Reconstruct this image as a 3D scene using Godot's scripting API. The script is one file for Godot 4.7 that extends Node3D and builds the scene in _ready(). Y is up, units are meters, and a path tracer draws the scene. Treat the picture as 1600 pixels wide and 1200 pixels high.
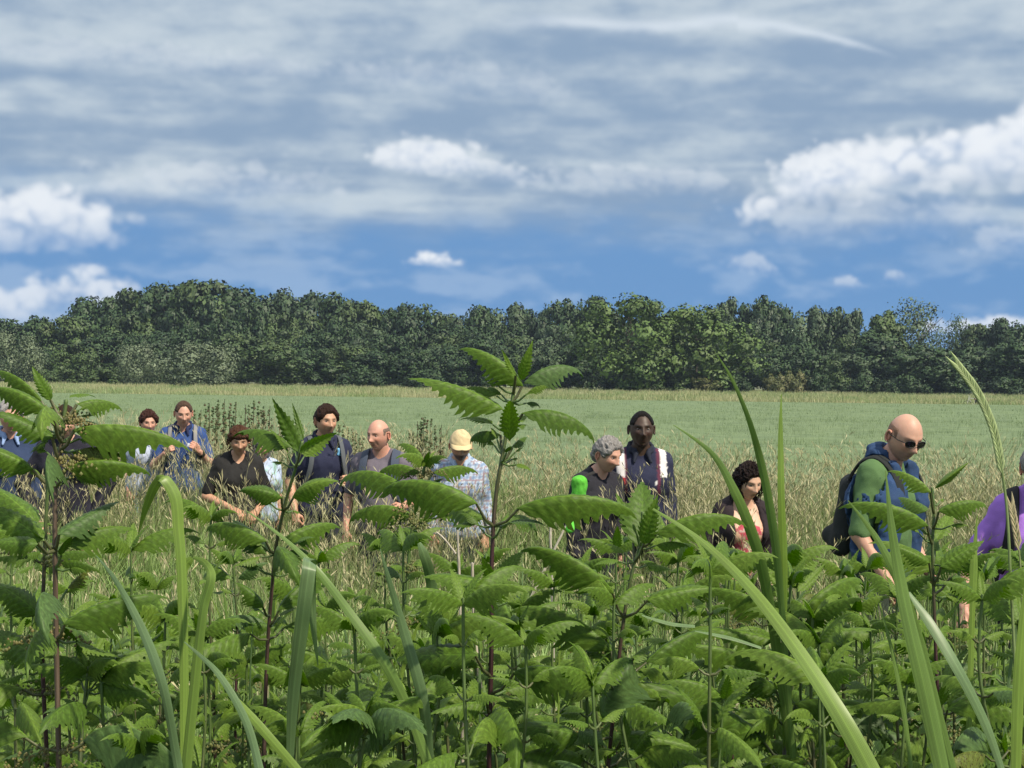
extends Node3D
# A nettle bank in front of a meadow path with walkers, a crop field and a wood behind.

const FOCAL := 2406.0          # focal length in the photograph's pixels (1600 x 1200)
const EYE := 2.0               # height of the camera above the path
var cam: Camera3D
var rng := RandomNumberGenerator.new()
var mats := {}
var taken := {}
var wob := FastNoiseLite.new()

# ---------------------------------------------------------------- bookkeeping
func numbered(called: String, parent: Node) -> String:
	var key := str(parent.get_instance_id()) + called
	var n: int = taken.get(key, 0)
	taken[key] = n + 1
	return called if n == 0 else "%s_%03d" % [called, n]

func put(o: Node3D, called: String, parent: Node = self) -> Node3D:
	o.name = numbered(called, parent)
	parent.add_child(o, true)
	return o

func tag(o: Node, label: String, category := "", group := "", kind := "") -> void:
	if label: o.set_meta("label", label)
	if category: o.set_meta("category", category)
	if group: o.set_meta("group", group)
	if kind: o.set_meta("kind", kind)

func thing(called: String, label: String, category: String, at: Vector3, group := "") -> Node3D:
	var o := Node3D.new()
	put(o, called)
	o.position = at
	tag(o, label, category, group)
	return o

func obj(called: String, m: Mesh, mat: Material, parent: Node = self) -> MeshInstance3D:
	var o := MeshInstance3D.new()
	o.mesh = m
	o.material_override = mat
	put(o, called, parent)
	return o

# a point seen at a pixel of the photograph, so many metres ahead
func W(px: float, py: float, d: float) -> Vector3:
	return cam.transform * Vector3((px - 800.0) / FOCAL * d, -(py - 600.0) / FOCAL * d, -d)

func lin(r: float, g: float, b: float) -> Color:      # linear base colour -> albedo_color
	return Color(r, g, b).linear_to_srgb()

func ground_y(x: float, z: float) -> float:
	var d := -z
	var bank := 0.22 * (1.0 - smoothstep(3.0, 9.0, d))
	return bank + 0.03 * sin(x * 1.3 + z * 0.7) * (1.0 - smoothstep(30.0, 60.0, d))

# ---------------------------------------------------------------- mesh buffer
class MB:
	var v := PackedVector3Array()
	var c := PackedColorArray()
	var uv := PackedVector2Array()
	var ix := PackedInt32Array()
	var lean := PackedVector3Array()      # where leaves of one lump tend to look
	func add(p: Vector3, t: Vector2, col: Color) -> int:
		v.append(p); uv.append(t); c.append(col)
		return v.size() - 1
	func tri(a: int, b: int, d: int) -> void:
		ix.append(a); ix.append(b); ix.append(d)
	func quad(a: int, b: int, d: int, e: int) -> void:
		ix.append(a); ix.append(b); ix.append(d)
		ix.append(a); ix.append(d); ix.append(e)
	func tube(pts: PackedVector3Array, radii: PackedFloat32Array, sides: int, col: Color, cap := true) -> void:
		var n := pts.size()
		var up := Vector3.UP
		var t0 := (pts[1] - pts[0]).normalized()
		if absf(t0.dot(up)) > 0.9: up = Vector3.RIGHT
		var first := v.size()
		for i in n:
			var t := (pts[mini(i + 1, n - 1)] - pts[maxi(i - 1, 0)]).normalized()
			var x := up.cross(t).normalized()
			var y := t.cross(x)
			up = y
			for k in sides:
				var a := TAU * k / sides
				add(pts[i] + (x * cos(a) + y * sin(a)) * radii[i], Vector2(float(k) / sides, float(i) / n), col)
		for i in n - 1:
			for k in sides:
				var k2 := (k + 1) % sides
				quad(first + i * sides + k, first + (i + 1) * sides + k, first + (i + 1) * sides + k2, first + i * sides + k2)
		if cap:
			var e := add(pts[n - 1] + (pts[n - 1] - pts[n - 2]).normalized() * radii[n - 1] * 0.5, Vector2.ZERO, col)
			for k in sides:
				tri(first + (n - 1) * sides + k, e, first + (n - 1) * sides + (k + 1) % sides)
	func blob(at: Vector3, r: Vector3, rows: int, cols: int, col: Color) -> void:
		var first := v.size()
		for i in rows + 1:
			var th := PI * i / rows
			for k in cols:
				var ph := TAU * k / cols
				add(at + Vector3(sin(th) * cos(ph) * r.x, cos(th) * r.y, sin(th) * sin(ph) * r.z), Vector2(float(k) / cols, float(i) / rows), col)
		for i in rows:
			for k in cols:
				var k2 := (k + 1) % cols
				quad(first + i * cols + k, first + i * cols + k2, first + (i + 1) * cols + k2, first + (i + 1) * cols + k)
	# a folded strip: pts down the middle, half widths, the direction across, how deep its fold is
	func strip(pts: PackedVector3Array, half: PackedFloat32Array, across: PackedVector3Array, fold: float, col: Color, tipcol: Color) -> void:
		var n := pts.size()
		var first := v.size()
		for i in n:
			var t := (pts[mini(i + 1, n - 1)] - pts[maxi(i - 1, 0)]).normalized()
			var x := (across[i] - t * across[i].dot(t)).normalized()
			var y := x.cross(t)
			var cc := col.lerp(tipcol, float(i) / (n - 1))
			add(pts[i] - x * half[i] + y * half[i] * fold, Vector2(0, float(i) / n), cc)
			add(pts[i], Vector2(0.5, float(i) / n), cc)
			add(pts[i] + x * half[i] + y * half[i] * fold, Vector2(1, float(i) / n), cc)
		for i in n - 1:
			var a := first + i * 3
			quad(a, a + 1, a + 4, a + 3)
			quad(a + 1, a + 2, a + 5, a + 4)
	func mesh() -> ArrayMesh:
		var nn := PackedVector3Array()
		nn.resize(v.size())
		for i in range(0, ix.size(), 3):
			var a := ix[i]
			var b := ix[i + 1]
			var d := ix[i + 2]
			var f := (v[d] - v[a]).cross(v[b] - v[a])
			nn[a] += f; nn[b] += f; nn[d] += f
		for i in nn.size():
			nn[i] = nn[i].normalized() if nn[i].length_squared() > 1e-20 else Vector3.UP
		if lean.size() == v.size():
			for i in nn.size():
				if nn[i].dot(lean[i]) < 0.0: nn[i] = -nn[i]
				nn[i] = (nn[i] * 0.14 + lean[i]).normalized()
		var arr := []
		arr.resize(Mesh.ARRAY_MAX)
		arr[Mesh.ARRAY_VERTEX] = v
		arr[Mesh.ARRAY_NORMAL] = nn
		arr[Mesh.ARRAY_COLOR] = c
		arr[Mesh.ARRAY_TEX_UV] = uv
		arr[Mesh.ARRAY_INDEX] = ix
		var m := ArrayMesh.new()
		m.add_surface_from_arrays(Mesh.PRIMITIVE_TRIANGLES, arr)
		return m

func smooth_path(ctrl: PackedVector3Array, steps: int) -> PackedVector3Array:
	var out := PackedVector3Array()
	var n := ctrl.size()
	for i in n - 1:
		var a := ctrl[maxi(i - 1, 0)]
		var b := ctrl[i]
		var c := ctrl[i + 1]
		var d := ctrl[mini(i + 2, n - 1)]
		for k in steps:
			var tb := maxf(b.distance_to(c), 1e-5)
			out.append(b.cubic_interpolate_in_time(c, a, d, float(k) / steps, tb, -maxf(a.distance_to(b), 1e-5), tb + maxf(c.distance_to(d), 1e-5)))
	out.append(ctrl[n - 1])
	return out

# ---------------------------------------------------------------- _ready
func _ready() -> void:
	# camera, sky, sun, exposure
	cam = Camera3D.new()
	cam.name = "camera"
	cam.fov = rad_to_deg(2.0 * atan(600.0 / FOCAL))
	cam.near = 0.05
	cam.far = 6000.0
	cam.position = Vector3(0, EYE, 0)
	cam.rotation = Vector3(-10.0 / FOCAL, 0, 0.0125)
	add_child(cam)
	cam.current = true
	var env := Environment.new()
	env.background_mode = Environment.BG_SKY
	env.tonemap_mode = Environment.TONE_MAPPER_LINEAR
	env.tonemap_exposure = 1.62
	env.background_energy_multiplier = 0.65
	env.sdfgi_enabled = true
	env.ssao_enabled = true
	env.ssil_enabled = true
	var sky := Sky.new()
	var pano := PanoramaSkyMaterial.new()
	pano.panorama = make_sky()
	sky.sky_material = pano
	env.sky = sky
	var we := WorldEnvironment.new()
	we.name = "world"
	we.environment = env
	add_child(we)
	var sun := DirectionalLight3D.new()
	sun.name = "sun"
	sun.light_energy = 1.05
	sun.light_color = Color(1.0, 0.95, 0.87)
	sun.light_angular_distance = 2.0
	sun.shadow_enabled = true
	add_child(sun)
	sun.look_at_from_position(Vector3(0.55, 0.90, 0.55), Vector3.ZERO)
	env.fog_enabled = FOG > 0.0
	env.fog_density = FOG
	env.fog_light_color = Color(0.72, 0.8, 0.9)
	rng.seed = 7
	wob.seed = 3
	wob.frequency = 1.0
	make_materials()
	var t0 := Time.get_ticks_msec()
	build_ground(); t0 = lap("ground", t0)
	build_wood(); t0 = lap("wood", t0)
	build_field(); t0 = lap("field", t0)
	build_meadow(); t0 = lap("meadow", t0)
	build_docks(); t0 = lap("docks", t0)
	build_people(); t0 = lap("people", t0)
	build_nettles(); t0 = lap("nettles", t0)
	build_blades(); t0 = lap("blades", t0)

const FOG := 0.00018

func lap(what: String, t0: int) -> int:
	print(what, " ", Time.get_ticks_msec() - t0, " ms")
	return Time.get_ticks_msec()

# ---------------------------------------------------------------- materials
func mat(called: String, base: Color, rough: float) -> StandardMaterial3D:
	var m := StandardMaterial3D.new()
	m.resource_name = called
	m.albedo_color = base
	m.roughness = rough
	m.cull_mode = BaseMaterial3D.CULL_DISABLED
	mats[called] = m
	return m

func noise_tex(freq: float, octaves: int, sd: int, normal := false, strength := 4.0, size := 512) -> NoiseTexture2D:
	var n := FastNoiseLite.new()
	n.seed = sd
	n.frequency = freq
	n.fractal_octaves = octaves
	var t := NoiseTexture2D.new()
	t.width = size; t.height = size
	t.seamless = true
	t.noise = n
	t.as_normal_map = normal
	t.bump_strength = strength
	return t

func leaf_texture(worn := false) -> ImageTexture:
	var w := 192
	var h := 384
	var im := Image.create(w, h, false, Image.FORMAT_RGB8)
	var n := FastNoiseLite.new()
	n.seed = 21
	n.frequency = 0.035
	n.fractal_octaves = 4
	var cells := FastNoiseLite.new()
	cells.noise_type = FastNoiseLite.TYPE_CELLULAR
	cells.cellular_return_type = FastNoiseLite.RETURN_DISTANCE2_SUB
	cells.frequency = 0.06
	for y in h:
		for x in w:
			var u := absf(float(x) / w - 0.5) * 2.0
			var t := float(y) / h
			var k := 0.80 + 0.16 * n.get_noise_2d(x, y)
			var cv := cells.get_noise_2d(x, y)
			k += 0.07 * (1.0 - smoothstep(-1.0, -0.75, cv))
			var lane := fposmod((t - u * 0.14) * 9.0, 1.0)
			var vein := 1.0 - smoothstep(0.03, 0.10, absf(lane - 0.5))
			k += 0.13 * vein * (1.0 - u * 0.6)
			var rib := 1.0 - smoothstep(0.02, 0.055, u)
			k += 0.16 * rib
			k = clampf(k, 0.0, 1.0)
			var blot := smoothstep(0.28, 0.40, n.get_noise_2d(x * 1.7 + 300.0, y * 1.7)) if worn else 0.0
			if blot > 0.0:
				im.set_pixel(x, y, Color(k, k, k * 0.92).lerp(Color(0.62, 0.40, 0.28) * k, blot))
				continue
			im.set_pixel(x, y, Color(k * lerpf(0.94, 1.0, n.get_noise_2d(x + 900, y) * 0.5 + 0.5), k, k * 0.92))
	return ImageTexture.create_from_image(im)

func blade_texture() -> ImageTexture:
	var im := Image.create(64, 128, false, Image.FORMAT_RGB8)
	var r := RandomNumberGenerator.new()
	r.seed = 5
	var lines := PackedFloat32Array()
	for x in 64: lines.append(r.randf_range(0.80, 1.0) if x % 4 else 0.66)
	var n := FastNoiseLite.new()
	n.frequency = 0.03
	for y in 128:
		for x in 64:
			var k := clampf(lines[x] + 0.08 * n.get_noise_2d(x * 0.4, y), 0.0, 1.0)
			if absi(x - 32) < 3: k = minf(1.0, k + 0.16)
			im.set_pixel(x, y, Color(k, k, k * 0.97))
	return ImageTexture.create_from_image(im)

func make_materials() -> void:
	var leaf_tex := leaf_texture()
	var leaf_nrm := noise_tex(0.05, 3, 31, true, 3.0, 256)
	# nettle leaves: fresh dark green, mid, yellowish young, bluish underside
	var tints := {"leaf_dark": [0.108, 0.195, 0.028], "leaf_mid": [0.152, 0.258, 0.038], "leaf_young": [0.205, 0.320, 0.054], "leaf_worn": [0.175, 0.215, 0.045], "leaf_blue": [0.120, 0.205, 0.070]}
	for k in tints:
		var t: Array = tints[k]
		var m := mat(k, lin(t[0], t[1], t[2]), 0.5)
		m.metallic_specular = 0.35
		m.albedo_texture = leaf_texture(true) if k == "leaf_worn" else leaf_tex
		m.normal_enabled = true
		m.normal_texture = leaf_nrm
		m.normal_scale = 0.25
		m.backlight_enabled = true
		m.backlight = lin(t[0] * 2.0, t[1] * 1.9, t[2] * 0.9)
	var st := mat("stem", lin(1, 1, 1), 0.5)
	st.vertex_color_use_as_albedo = true
	st.normal_enabled = true
	st.normal_texture = noise_tex(0.02, 3, 12, true, 5.0, 256)
	var bt := blade_texture()
	for k in {"blade": [0.18, 0.30, 0.075], "blade_bright": [0.23, 0.36, 0.07], "blade_blue": [0.18, 0.29, 0.13]}:
		var t: Array = {"blade": [0.18, 0.30, 0.075], "blade_bright": [0.23, 0.36, 0.07], "blade_blue": [0.18, 0.29, 0.13]}[k]
		var m := mat(k, lin(t[0], t[1], t[2]), 0.42)
		m.albedo_texture = bt
		m.vertex_color_use_as_albedo = true
		m.backlight_enabled = true
		m.backlight = lin(t[0] * 1.2, t[1] * 1.1, t[2])
	var g := mat("grass", lin(1, 1, 1), 0.6)
	g.vertex_color_use_as_albedo = true
	g.backlight_enabled = true
	g.backlight = lin(0.10, 0.14, 0.04)
	var cr := mat("crop", lin(1, 1, 1), 0.55)
	cr.vertex_color_use_as_albedo = true
	cr.backlight_enabled = true
	cr.backlight = lin(0.07, 0.14, 0.06)
	var fo := mat("foliage", lin(1, 1, 1), 0.6)
	fo.vertex_color_use_as_albedo = true
	var bark := mat("bark", lin(0.11, 0.09, 0.07), 0.9)
	bark.normal_enabled = true
	bark.normal_texture = noise_tex(0.03, 4, 8, true, 8.0, 256)
	var sk := mat("skin", lin(1, 1, 1), 0.52)
	sk.vertex_color_use_as_albedo = true
	sk.subsurf_scatter_enabled = true
	sk.subsurf_scatter_strength = 0.08
	var cl := mat("cloth", lin(1, 1, 1), 0.88)
	cl.vertex_color_use_as_albedo = true
	cl.normal_enabled = true
	cl.normal_texture = noise_tex(0.12, 3, 14, true, 5.0, 256)
	cl.uv1_triplanar = true
	cl.uv1_scale = Vector3(6, 6, 6)
	cl.normal_scale = 0.4
	var hr := mat("hair", lin(1, 1, 1), 0.6)
	hr.metallic_specular = 0.3
	hr.vertex_color_use_as_albedo = true
	hr.normal_enabled = true
	hr.normal_texture = noise_tex(0.2, 3, 17, true, 8.0, 256)
	hr.uv1_triplanar = true
	hr.uv1_scale = Vector3(8, 3, 8)
	var glass := mat("dark_lens", lin(0.012, 0.012, 0.014), 0.12)
	glass.cull_mode = BaseMaterial3D.CULL_BACK
	var dirt := mat("soil", Color(1, 1, 1), 0.95)
	dirt.albedo_texture = ramp_tex(0.012, 51, [lin(0.05, 0.06, 0.025), lin(0.085, 0.10, 0.04), lin(0.14, 0.13, 0.065)])
	dirt.uv1_triplanar = true
	dirt.uv1_world_triplanar = true
	dirt.uv1_scale = Vector3(0.35, 0.35, 0.35)
	var fs := mat("crop_sheet", Color(1, 1, 1), 0.9)
	fs.albedo_texture = ramp_tex(0.02, 57, [lin(0.106, 0.158, 0.068), lin(0.128, 0.186, 0.080), lin(0.150, 0.212, 0.092)])
	fs.uv1_triplanar = true
	fs.uv1_world_triplanar = true
	fs.uv1_scale = Vector3(0.06, 0.06, 0.06)
	var ss := mat("strip_sheet", Color(1, 1, 1), 0.95)
	ss.albedo_texture = ramp_tex(0.02, 59, [lin(0.14, 0.20, 0.085), lin(0.20, 0.25, 0.11), lin(0.27, 0.29, 0.15)])
	ss.uv1_triplanar = true
	ss.uv1_world_triplanar = true
	ss.uv1_scale = Vector3(0.03, 0.03, 0.03)

func ramp_tex(freq: float, sd: int, cols: Array) -> NoiseTexture2D:
	var t := noise_tex(freq, 5, sd)
	var g := Gradient.new()
	g.offsets = PackedFloat32Array([0.25, 0.5, 0.78])
	g.colors = PackedColorArray(cols)
	t.color_ramp = g
	return t

# ---------------------------------------------------------------- sky
var sky_a := FastNoiseLite.new()
var sky_b := FastNoiseLite.new()
var sky_c := FastNoiseLite.new()
var sky_d := FastNoiseLite.new()
var puffs := []

func srgb(r: float, g: float, b: float) -> Color:
	return Color(r / 255.0, g / 255.0, b / 255.0).srgb_to_linear()

# azimuth and elevation in degrees; cumulus heaps are listed by where they stand round the horizon
func sky_color(az: float, el: float) -> Color:
	var e := maxf(el, 0.0)
	# clear rain-blue air low down, greyer upwards
	var c := srgb(120, 162, 208).lerp(srgb(106, 150, 199), smoothstep(0.3, 3.0, e))
	c = c.lerp(srgb(134, 164, 197), smoothstep(5.0, 9.0, e))
	c = c.lerp(srgb(150, 170, 191), smoothstep(9.0, 16.0, e))
	c = c.lerp(srgb(206, 215, 226), smoothstep(15.0, 50.0, e))  # sky overhead, out of view, brightened to add ambient fill
	var a := deg_to_rad(az)
	# the layer of cloud is a ceiling: look up where this line of sight meets it
	var h := 1.0 / tan(deg_to_rad(maxf(e, 1.2) + 2.0))
	var px := sin(a) * h
	var pz := -cos(a) * h
	var n1 := sky_a.get_noise_3d(px * 0.60, 0.0, pz * 1.25)
	var wx := sky_b.get_noise_3d(px * 0.9, 7.0, pz * 0.9) * 0.5
	var n2 := sky_b.get_noise_3d((px + wx) * 1.3, 3.0, (pz + wx * 0.4) * 3.0)
	# finer billows, sized by angle so that they stay soft near the horizon too
	var cx := sin(a) * 57.3
	var cz := cos(a) * 57.3
	var n3 := sky_c.get_noise_3d(cx * 0.5, e * 1.5, cz * 0.5)
	var n4 := sky_c.get_noise_3d(cx * 1.5 + 90.0, e * 3.6, cz * 1.5)
	var layer := smoothstep(3.8, 7.4, e + 2.0 * n3)
	var bright := clampf(0.50 + 0.42 * n1 + 0.46 * n2 + 0.34 * n3 + 0.24 * n4, 0.0, 1.0)
	var cloud := srgb(140, 163, 189).lerp(srgb(198, 210, 219), smoothstep(0.22, 0.95, bright))
	cloud = cloud.lerp(srgb(216, 223, 232).lerp(srgb(246, 248, 250), bright), smoothstep(14.0, 45.0, e))  # unseen cloud overhead lifted towards white for the same fill light
	c = c.lerp(cloud, layer * 0.92)
	# thin veils in the blue band
	var veil := smoothstep(0.02, 0.55, n3 + 0.5 * n4 + 0.10) * (1.0 - layer) * smoothstep(0.8, 2.6, e)
	c = c.lerp(srgb(152, 180, 214), veil * 0.7)
	# heaps
	for f in puffs:
		var dx: float = wrapf(az - f[0], -180.0, 180.0) / f[2]
		if absf(dx) > 1.7: continue
		var dy: float = (e - f[1]) / f[3]
		if dy < -1.6 or dy > 2.2: continue
		dy -= f[5] * dx
		var det: float = 1.0 / maxf(f[3], 0.7)
		var nn := sky_c.get_noise_3d(cx * 1.7 * det + 31.0, e * 2.0 * det, cz * 1.7 * det)
		var fine := sky_a.get_noise_3d(cx * 4.2 * det, e * 4.6 * det, cz * 4.2 * det)
		var base := dy if dy > 0.0 else -dy * 2.2
		# heaped cloud: rounded swellings with creases between them
		var b1 := absf(sky_d.get_noise_3d(cx * det, e * 1.25 * det, cz * det + f[0]))
		var b2 := absf(sky_d.get_noise_3d(cx * 2.3 * det, e * 2.7 * det + 40.0, cz * 2.3 * det))
		var d: float = 1.0 - sqrt(dx * dx + base * base) + 0.40 * nn + 0.52 * (b1 - 0.20) + 0.30 * (b2 - 0.2)
		var dens: float = smoothstep(0.0, 0.40, d) * f[4]
		dens *= 0.35 + 0.65 * smoothstep(-0.35, 0.35, dy + 0.3 * nn)
		if dens <= 0.0: continue
		var lit := clampf(0.55 + 0.42 * dy + 0.45 * nn + 0.7 * (b1 - 0.2) + 0.6 * (b2 - 0.2) + 0.2 * fine + 0.22 * smoothstep(0.5, 0.05, d), 0.0, 1.0)
		var cc := srgb(166, 187, 217).lerp(srgb(232, 237, 243), smoothstep(0.10, 1.0, lit))
		c = c.lerp(cc, dens * clampf(0.6 + 0.6 * lit, 0.0, 1.0))
	# one thin bright streak of high cloud, right of the middle
	if az > -2.0 and az < 14.6 and e > 8.0 and e < 15.0:
		var t := (az - 1.5) / 12.2
		var mid := 12.95 + 0.1 * sin(az) if t < 0.55 else 12.95 - 4.6 * pow(t - 0.55, 1.55)
		var wdt := 0.22 if t < 0.55 else 0.22 * (1.0 - (t - 0.55) * 1.6) + 0.02
		var s := exp(-pow((e - mid + 0.10 * n4) / wdt, 2.0)) * smoothstep(-0.28, 0.1, t) * smoothstep(1.04, 0.85, t)
		c = c.lerp(srgb(222, 231, 240), s * 0.62)
	# far haze at the very horizon
	return c

func make_sky() -> ImageTexture:
	sky_a.seed = 11; sky_a.frequency = 0.55; sky_a.fractal_octaves = 5
	sky_d.seed = 19; sky_d.frequency = 0.62; sky_d.fractal_octaves = 2
	sky_b.seed = 12; sky_b.frequency = 0.42; sky_b.fractal_octaves = 5
	sky_c.seed = 13; sky_c.frequency = 0.28; sky_c.fractal_octaves = 5; sky_c.fractal_gain = 0.55
	# azimuth, elevation of the flat base, half width, height, thickness, slant
	puffs = [
		[15.0, 7.6, 7.0, 1.7, 1.0, 0.9], [20.5, 8.2, 5.5, 2.2, 1.0, 0.5], [11.0, 7.4, 2.0, 1.1, 0.9, 0.2],
		[-3.2, 7.9, 2.1, 1.15, 0.85, 0.0], [-2.0, 7.6, 3.2, 0.8, 0.5, -0.35], [-3.0, 4.22, 1.15, 0.42, 1.0, 0.0],
		[-17.3, 4.9, 3.6, 1.9, 0.95, 0.1], [-11.5, 6.6, 4.6, 1.2, 0.3, 0.15], [-16.5, 2.3, 3.4, 1.3, 0.75, 0.3],
		[17.5, 1.9, 3.0, 0.55, 0.8, 0.0], [4.5, 7.1, 4.2, 0.9, 0.3, 0.0], [13.5, 5.6, 5.0, 1.2, 0.28, 0.2], [17.8, 4.8, 1.8, 0.9, 0.3, 0.0],
		[8.8, 4.1, 1.2, 0.6, 0.4, -0.5], [12.2, 3.55, 0.55, 0.3, 0.4, 0.0], [13.9, 3.8, 0.45, 0.3, 0.35, 0.0],
		[-13.0, 11.0, 8.0, 0.8, 0.18, 0.0], [-2.0, 10.6, 5.0, 1.0, 0.18, -0.3],
	]
	var r := RandomNumberGenerator.new()
	r.seed = 77
	for i in 46:
		var az := 24.0 + r.randf() * 312.0
		puffs.append([az, r.randf_range(2.0, 9.0), r.randf_range(2.0, 7.5), r.randf_range(0.6, 2.4), r.randf_range(0.4, 1.0), r.randf_range(-0.3, 0.5)])
	# the whole sky, then the same sky again in finer steps where the lens can resolve them
	var sw := 640
	var sh := 320
	var small := Image.create(sw, sh, false, Image.FORMAT_RGBAF)
	for y in sh:
		var el := 90.0 - (y + 0.5) / sh * 180.0
		if el < -1.0:
			small.fill_rect(Rect2i(0, y, sw, sh - y), srgb(126, 150, 150))
			break
		for x in sw:
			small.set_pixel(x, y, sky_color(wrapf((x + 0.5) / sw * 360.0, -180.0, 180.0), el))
	small.resize(4096, 2048, Image.INTERPOLATE_CUBIC)
	var y0 := 1024 - 210
	for y in range(y0, 1026):
		var el := 90.0 - (y + 0.5) / 2048.0 * 180.0
		for x in range(-300, 300):
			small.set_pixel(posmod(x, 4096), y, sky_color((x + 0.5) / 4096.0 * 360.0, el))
	return ImageTexture.create_from_image(small)

# ---------------------------------------------------------------- ground
func sheet(called: String, x0: float, x1: float, z0: float, z1: float, nx: int, nz: int, lift: float, m: Material, rough := 0.0) -> MeshInstance3D:
	var mb := MB.new()
	for j in nz + 1:
		var tz := float(j) / nz
		var z := lerpf(z0, z1, tz * tz)
		for i in nx + 1:
			var x := lerpf(x0, x1, float(i) / nx)
			mb.add(Vector3(x, ground_y(x, z) + lift + rough * wob.get_noise_2d(x * 0.7, z * 0.7), z), Vector2(x, z), Color.WHITE)
	for j in nz:
		for i in nx:
			var a := j * (nx + 1) + i
			mb.quad(a, a + nx + 1, a + nx + 2, a + 1)
	var o := obj(called, mb.mesh(), m)
	tag(o, "", "", "", "structure")
	return o

func build_ground() -> void:
	var o := sheet("ground", -1600, 1600, 12, -2600, 60, 120, 0.0, mats.soil)
	o.set_meta("label", "soil and litter under the meadow, field and wood")
	var near := sheet("meadow_ground", -14, 14, 3.0, -24, 56, 70, 0.012, mats.soil, 0.03)
	near.set_meta("label", "uneven ground of the rough meadow under the tall grass")

# ---------------------------------------------------------------- the wood
# a crown in a box one metre high and about one wide: lumps of foliage made of small leaf sprays
func crown_mesh(sd: int, lumps: int, sprays: int, low: float, wide: float, top_heavy: float, size: float, tones: Array, airy := 0.0) -> ArrayMesh:
	var r := RandomNumberGenerator.new()
	r.seed = sd
	var mb := MB.new()
	for k in lumps:
		var t := (k + r.randf()) / lumps
		var y := lerpf(low + 0.04, 0.92, t)
		var prof := pow(sin(PI * clampf(0.10 + 0.86 * pow(clampf((y - low) / (1.0 - low), 0.0, 1.0), top_heavy), 0.0, 1.0)), 0.75)
		var a := r.randf() * TAU
		var rad := wide * 0.5 * prof * sqrt(r.randf()) * 0.92
		var c := Vector3(cos(a) * rad, y, sin(a) * rad)
		var rr := Vector3(r.randf_range(0.085, 0.155) * (0.6 + wide * 0.5), r.randf_range(0.075, 0.135) * (2.3 if wide > 1.2 else 1.0), 0) * 1.2
		rr.z = rr.x * r.randf_range(0.8, 1.15)
		rr *= 0.72 + 0.50 * prof
		var tone: Color = tones[r.randi() % tones.size()]
		tone = tone * r.randf_range(0.85, 1.17)
		var n := int(sprays * 2.4 * (0.7 + 0.6 * r.randf()))
		for s in n:
			var d := Vector3(r.randfn(), r.randfn() + 0.35, r.randfn()).normalized()
			var shell := pow(r.randf(), 0.28) * (1.0 + 0.16 * r.randf() * r.randf())
			if airy > 0.0 and r.randf() < airy: shell *= 1.35
			var p := c + Vector3(d.x * rr.x, d.y * rr.y, d.z * rr.z) * shell
			if p.y < 0.0: p.y = r.randf() * 0.04
			var nrm := (d + Vector3(r.randfn(), r.randfn(), r.randfn()) * 0.45).normalized()
			var u := nrm.cross(Vector3(r.randfn(), r.randfn() * 0.5, r.randfn())).normalized()
			var w := nrm.cross(u)
			var sz := size * r.randf_range(0.8, 1.4)
			if s % 7 == 0 and airy == 0.0:
				p = c.lerp(p, 0.6)
				sz *= 2.2
			var col := tone * r.randf_range(0.92, 1.10)
			var bend := nrm * sz * 0.3
			var i0 := mb.add(p - u * sz - bend, Vector2(0, 0), col)
			var i1 := mb.add(p + w * sz * 0.62, Vector2(1, 0), col)
			var i2 := mb.add(p + u * sz * 0.9 - bend, Vector2(1, 1), col)
			var i3 := mb.add(p - w * sz * 0.62, Vector2(0, 1), col)
			mb.quad(i0, i1, i2, i3)
			var ld := (d + Vector3(0, 0.25, 0)).normalized()
			for q in 4: mb.lean.append(ld)
	return mb.mesh()

func trunk_mesh(sd: int, high: float, thick: float) -> ArrayMesh:
	var r := RandomNumberGenerator.new()
	r.seed = sd
	var mb := MB.new()
	var pts := PackedVector3Array()
	var rad := PackedFloat32Array()
	for i in 7:
		var t := i / 6.0
		pts.append(Vector3(r.randf_range(-0.012, 0.012) * i, high * t, r.randf_range(-0.012, 0.012) * i))
		rad.append(thick * (1.0 - 0.75 * t) * (1.35 if i == 0 else 1.0))
	mb.tube(pts, rad, 7, Color.WHITE)
	for k in 6:
		var t0 := r.randf_range(0.3, 0.85)
		var a := r.randf() * TAU
		var b := pts[int(t0 * 6)]
		var e := b + Vector3(cos(a) * 0.24, r.randf_range(0.12, 0.28), sin(a) * 0.24) * r.randf_range(0.6, 1.2)
		mb.tube(PackedVector3Array([b, b.lerp(e, 0.5) + Vector3(0, 0.02, 0), e]), PackedFloat32Array([thick * 0.42, thick * 0.28, thick * 0.12]), 5, Color.WHITE)
	return mb.mesh()

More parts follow.
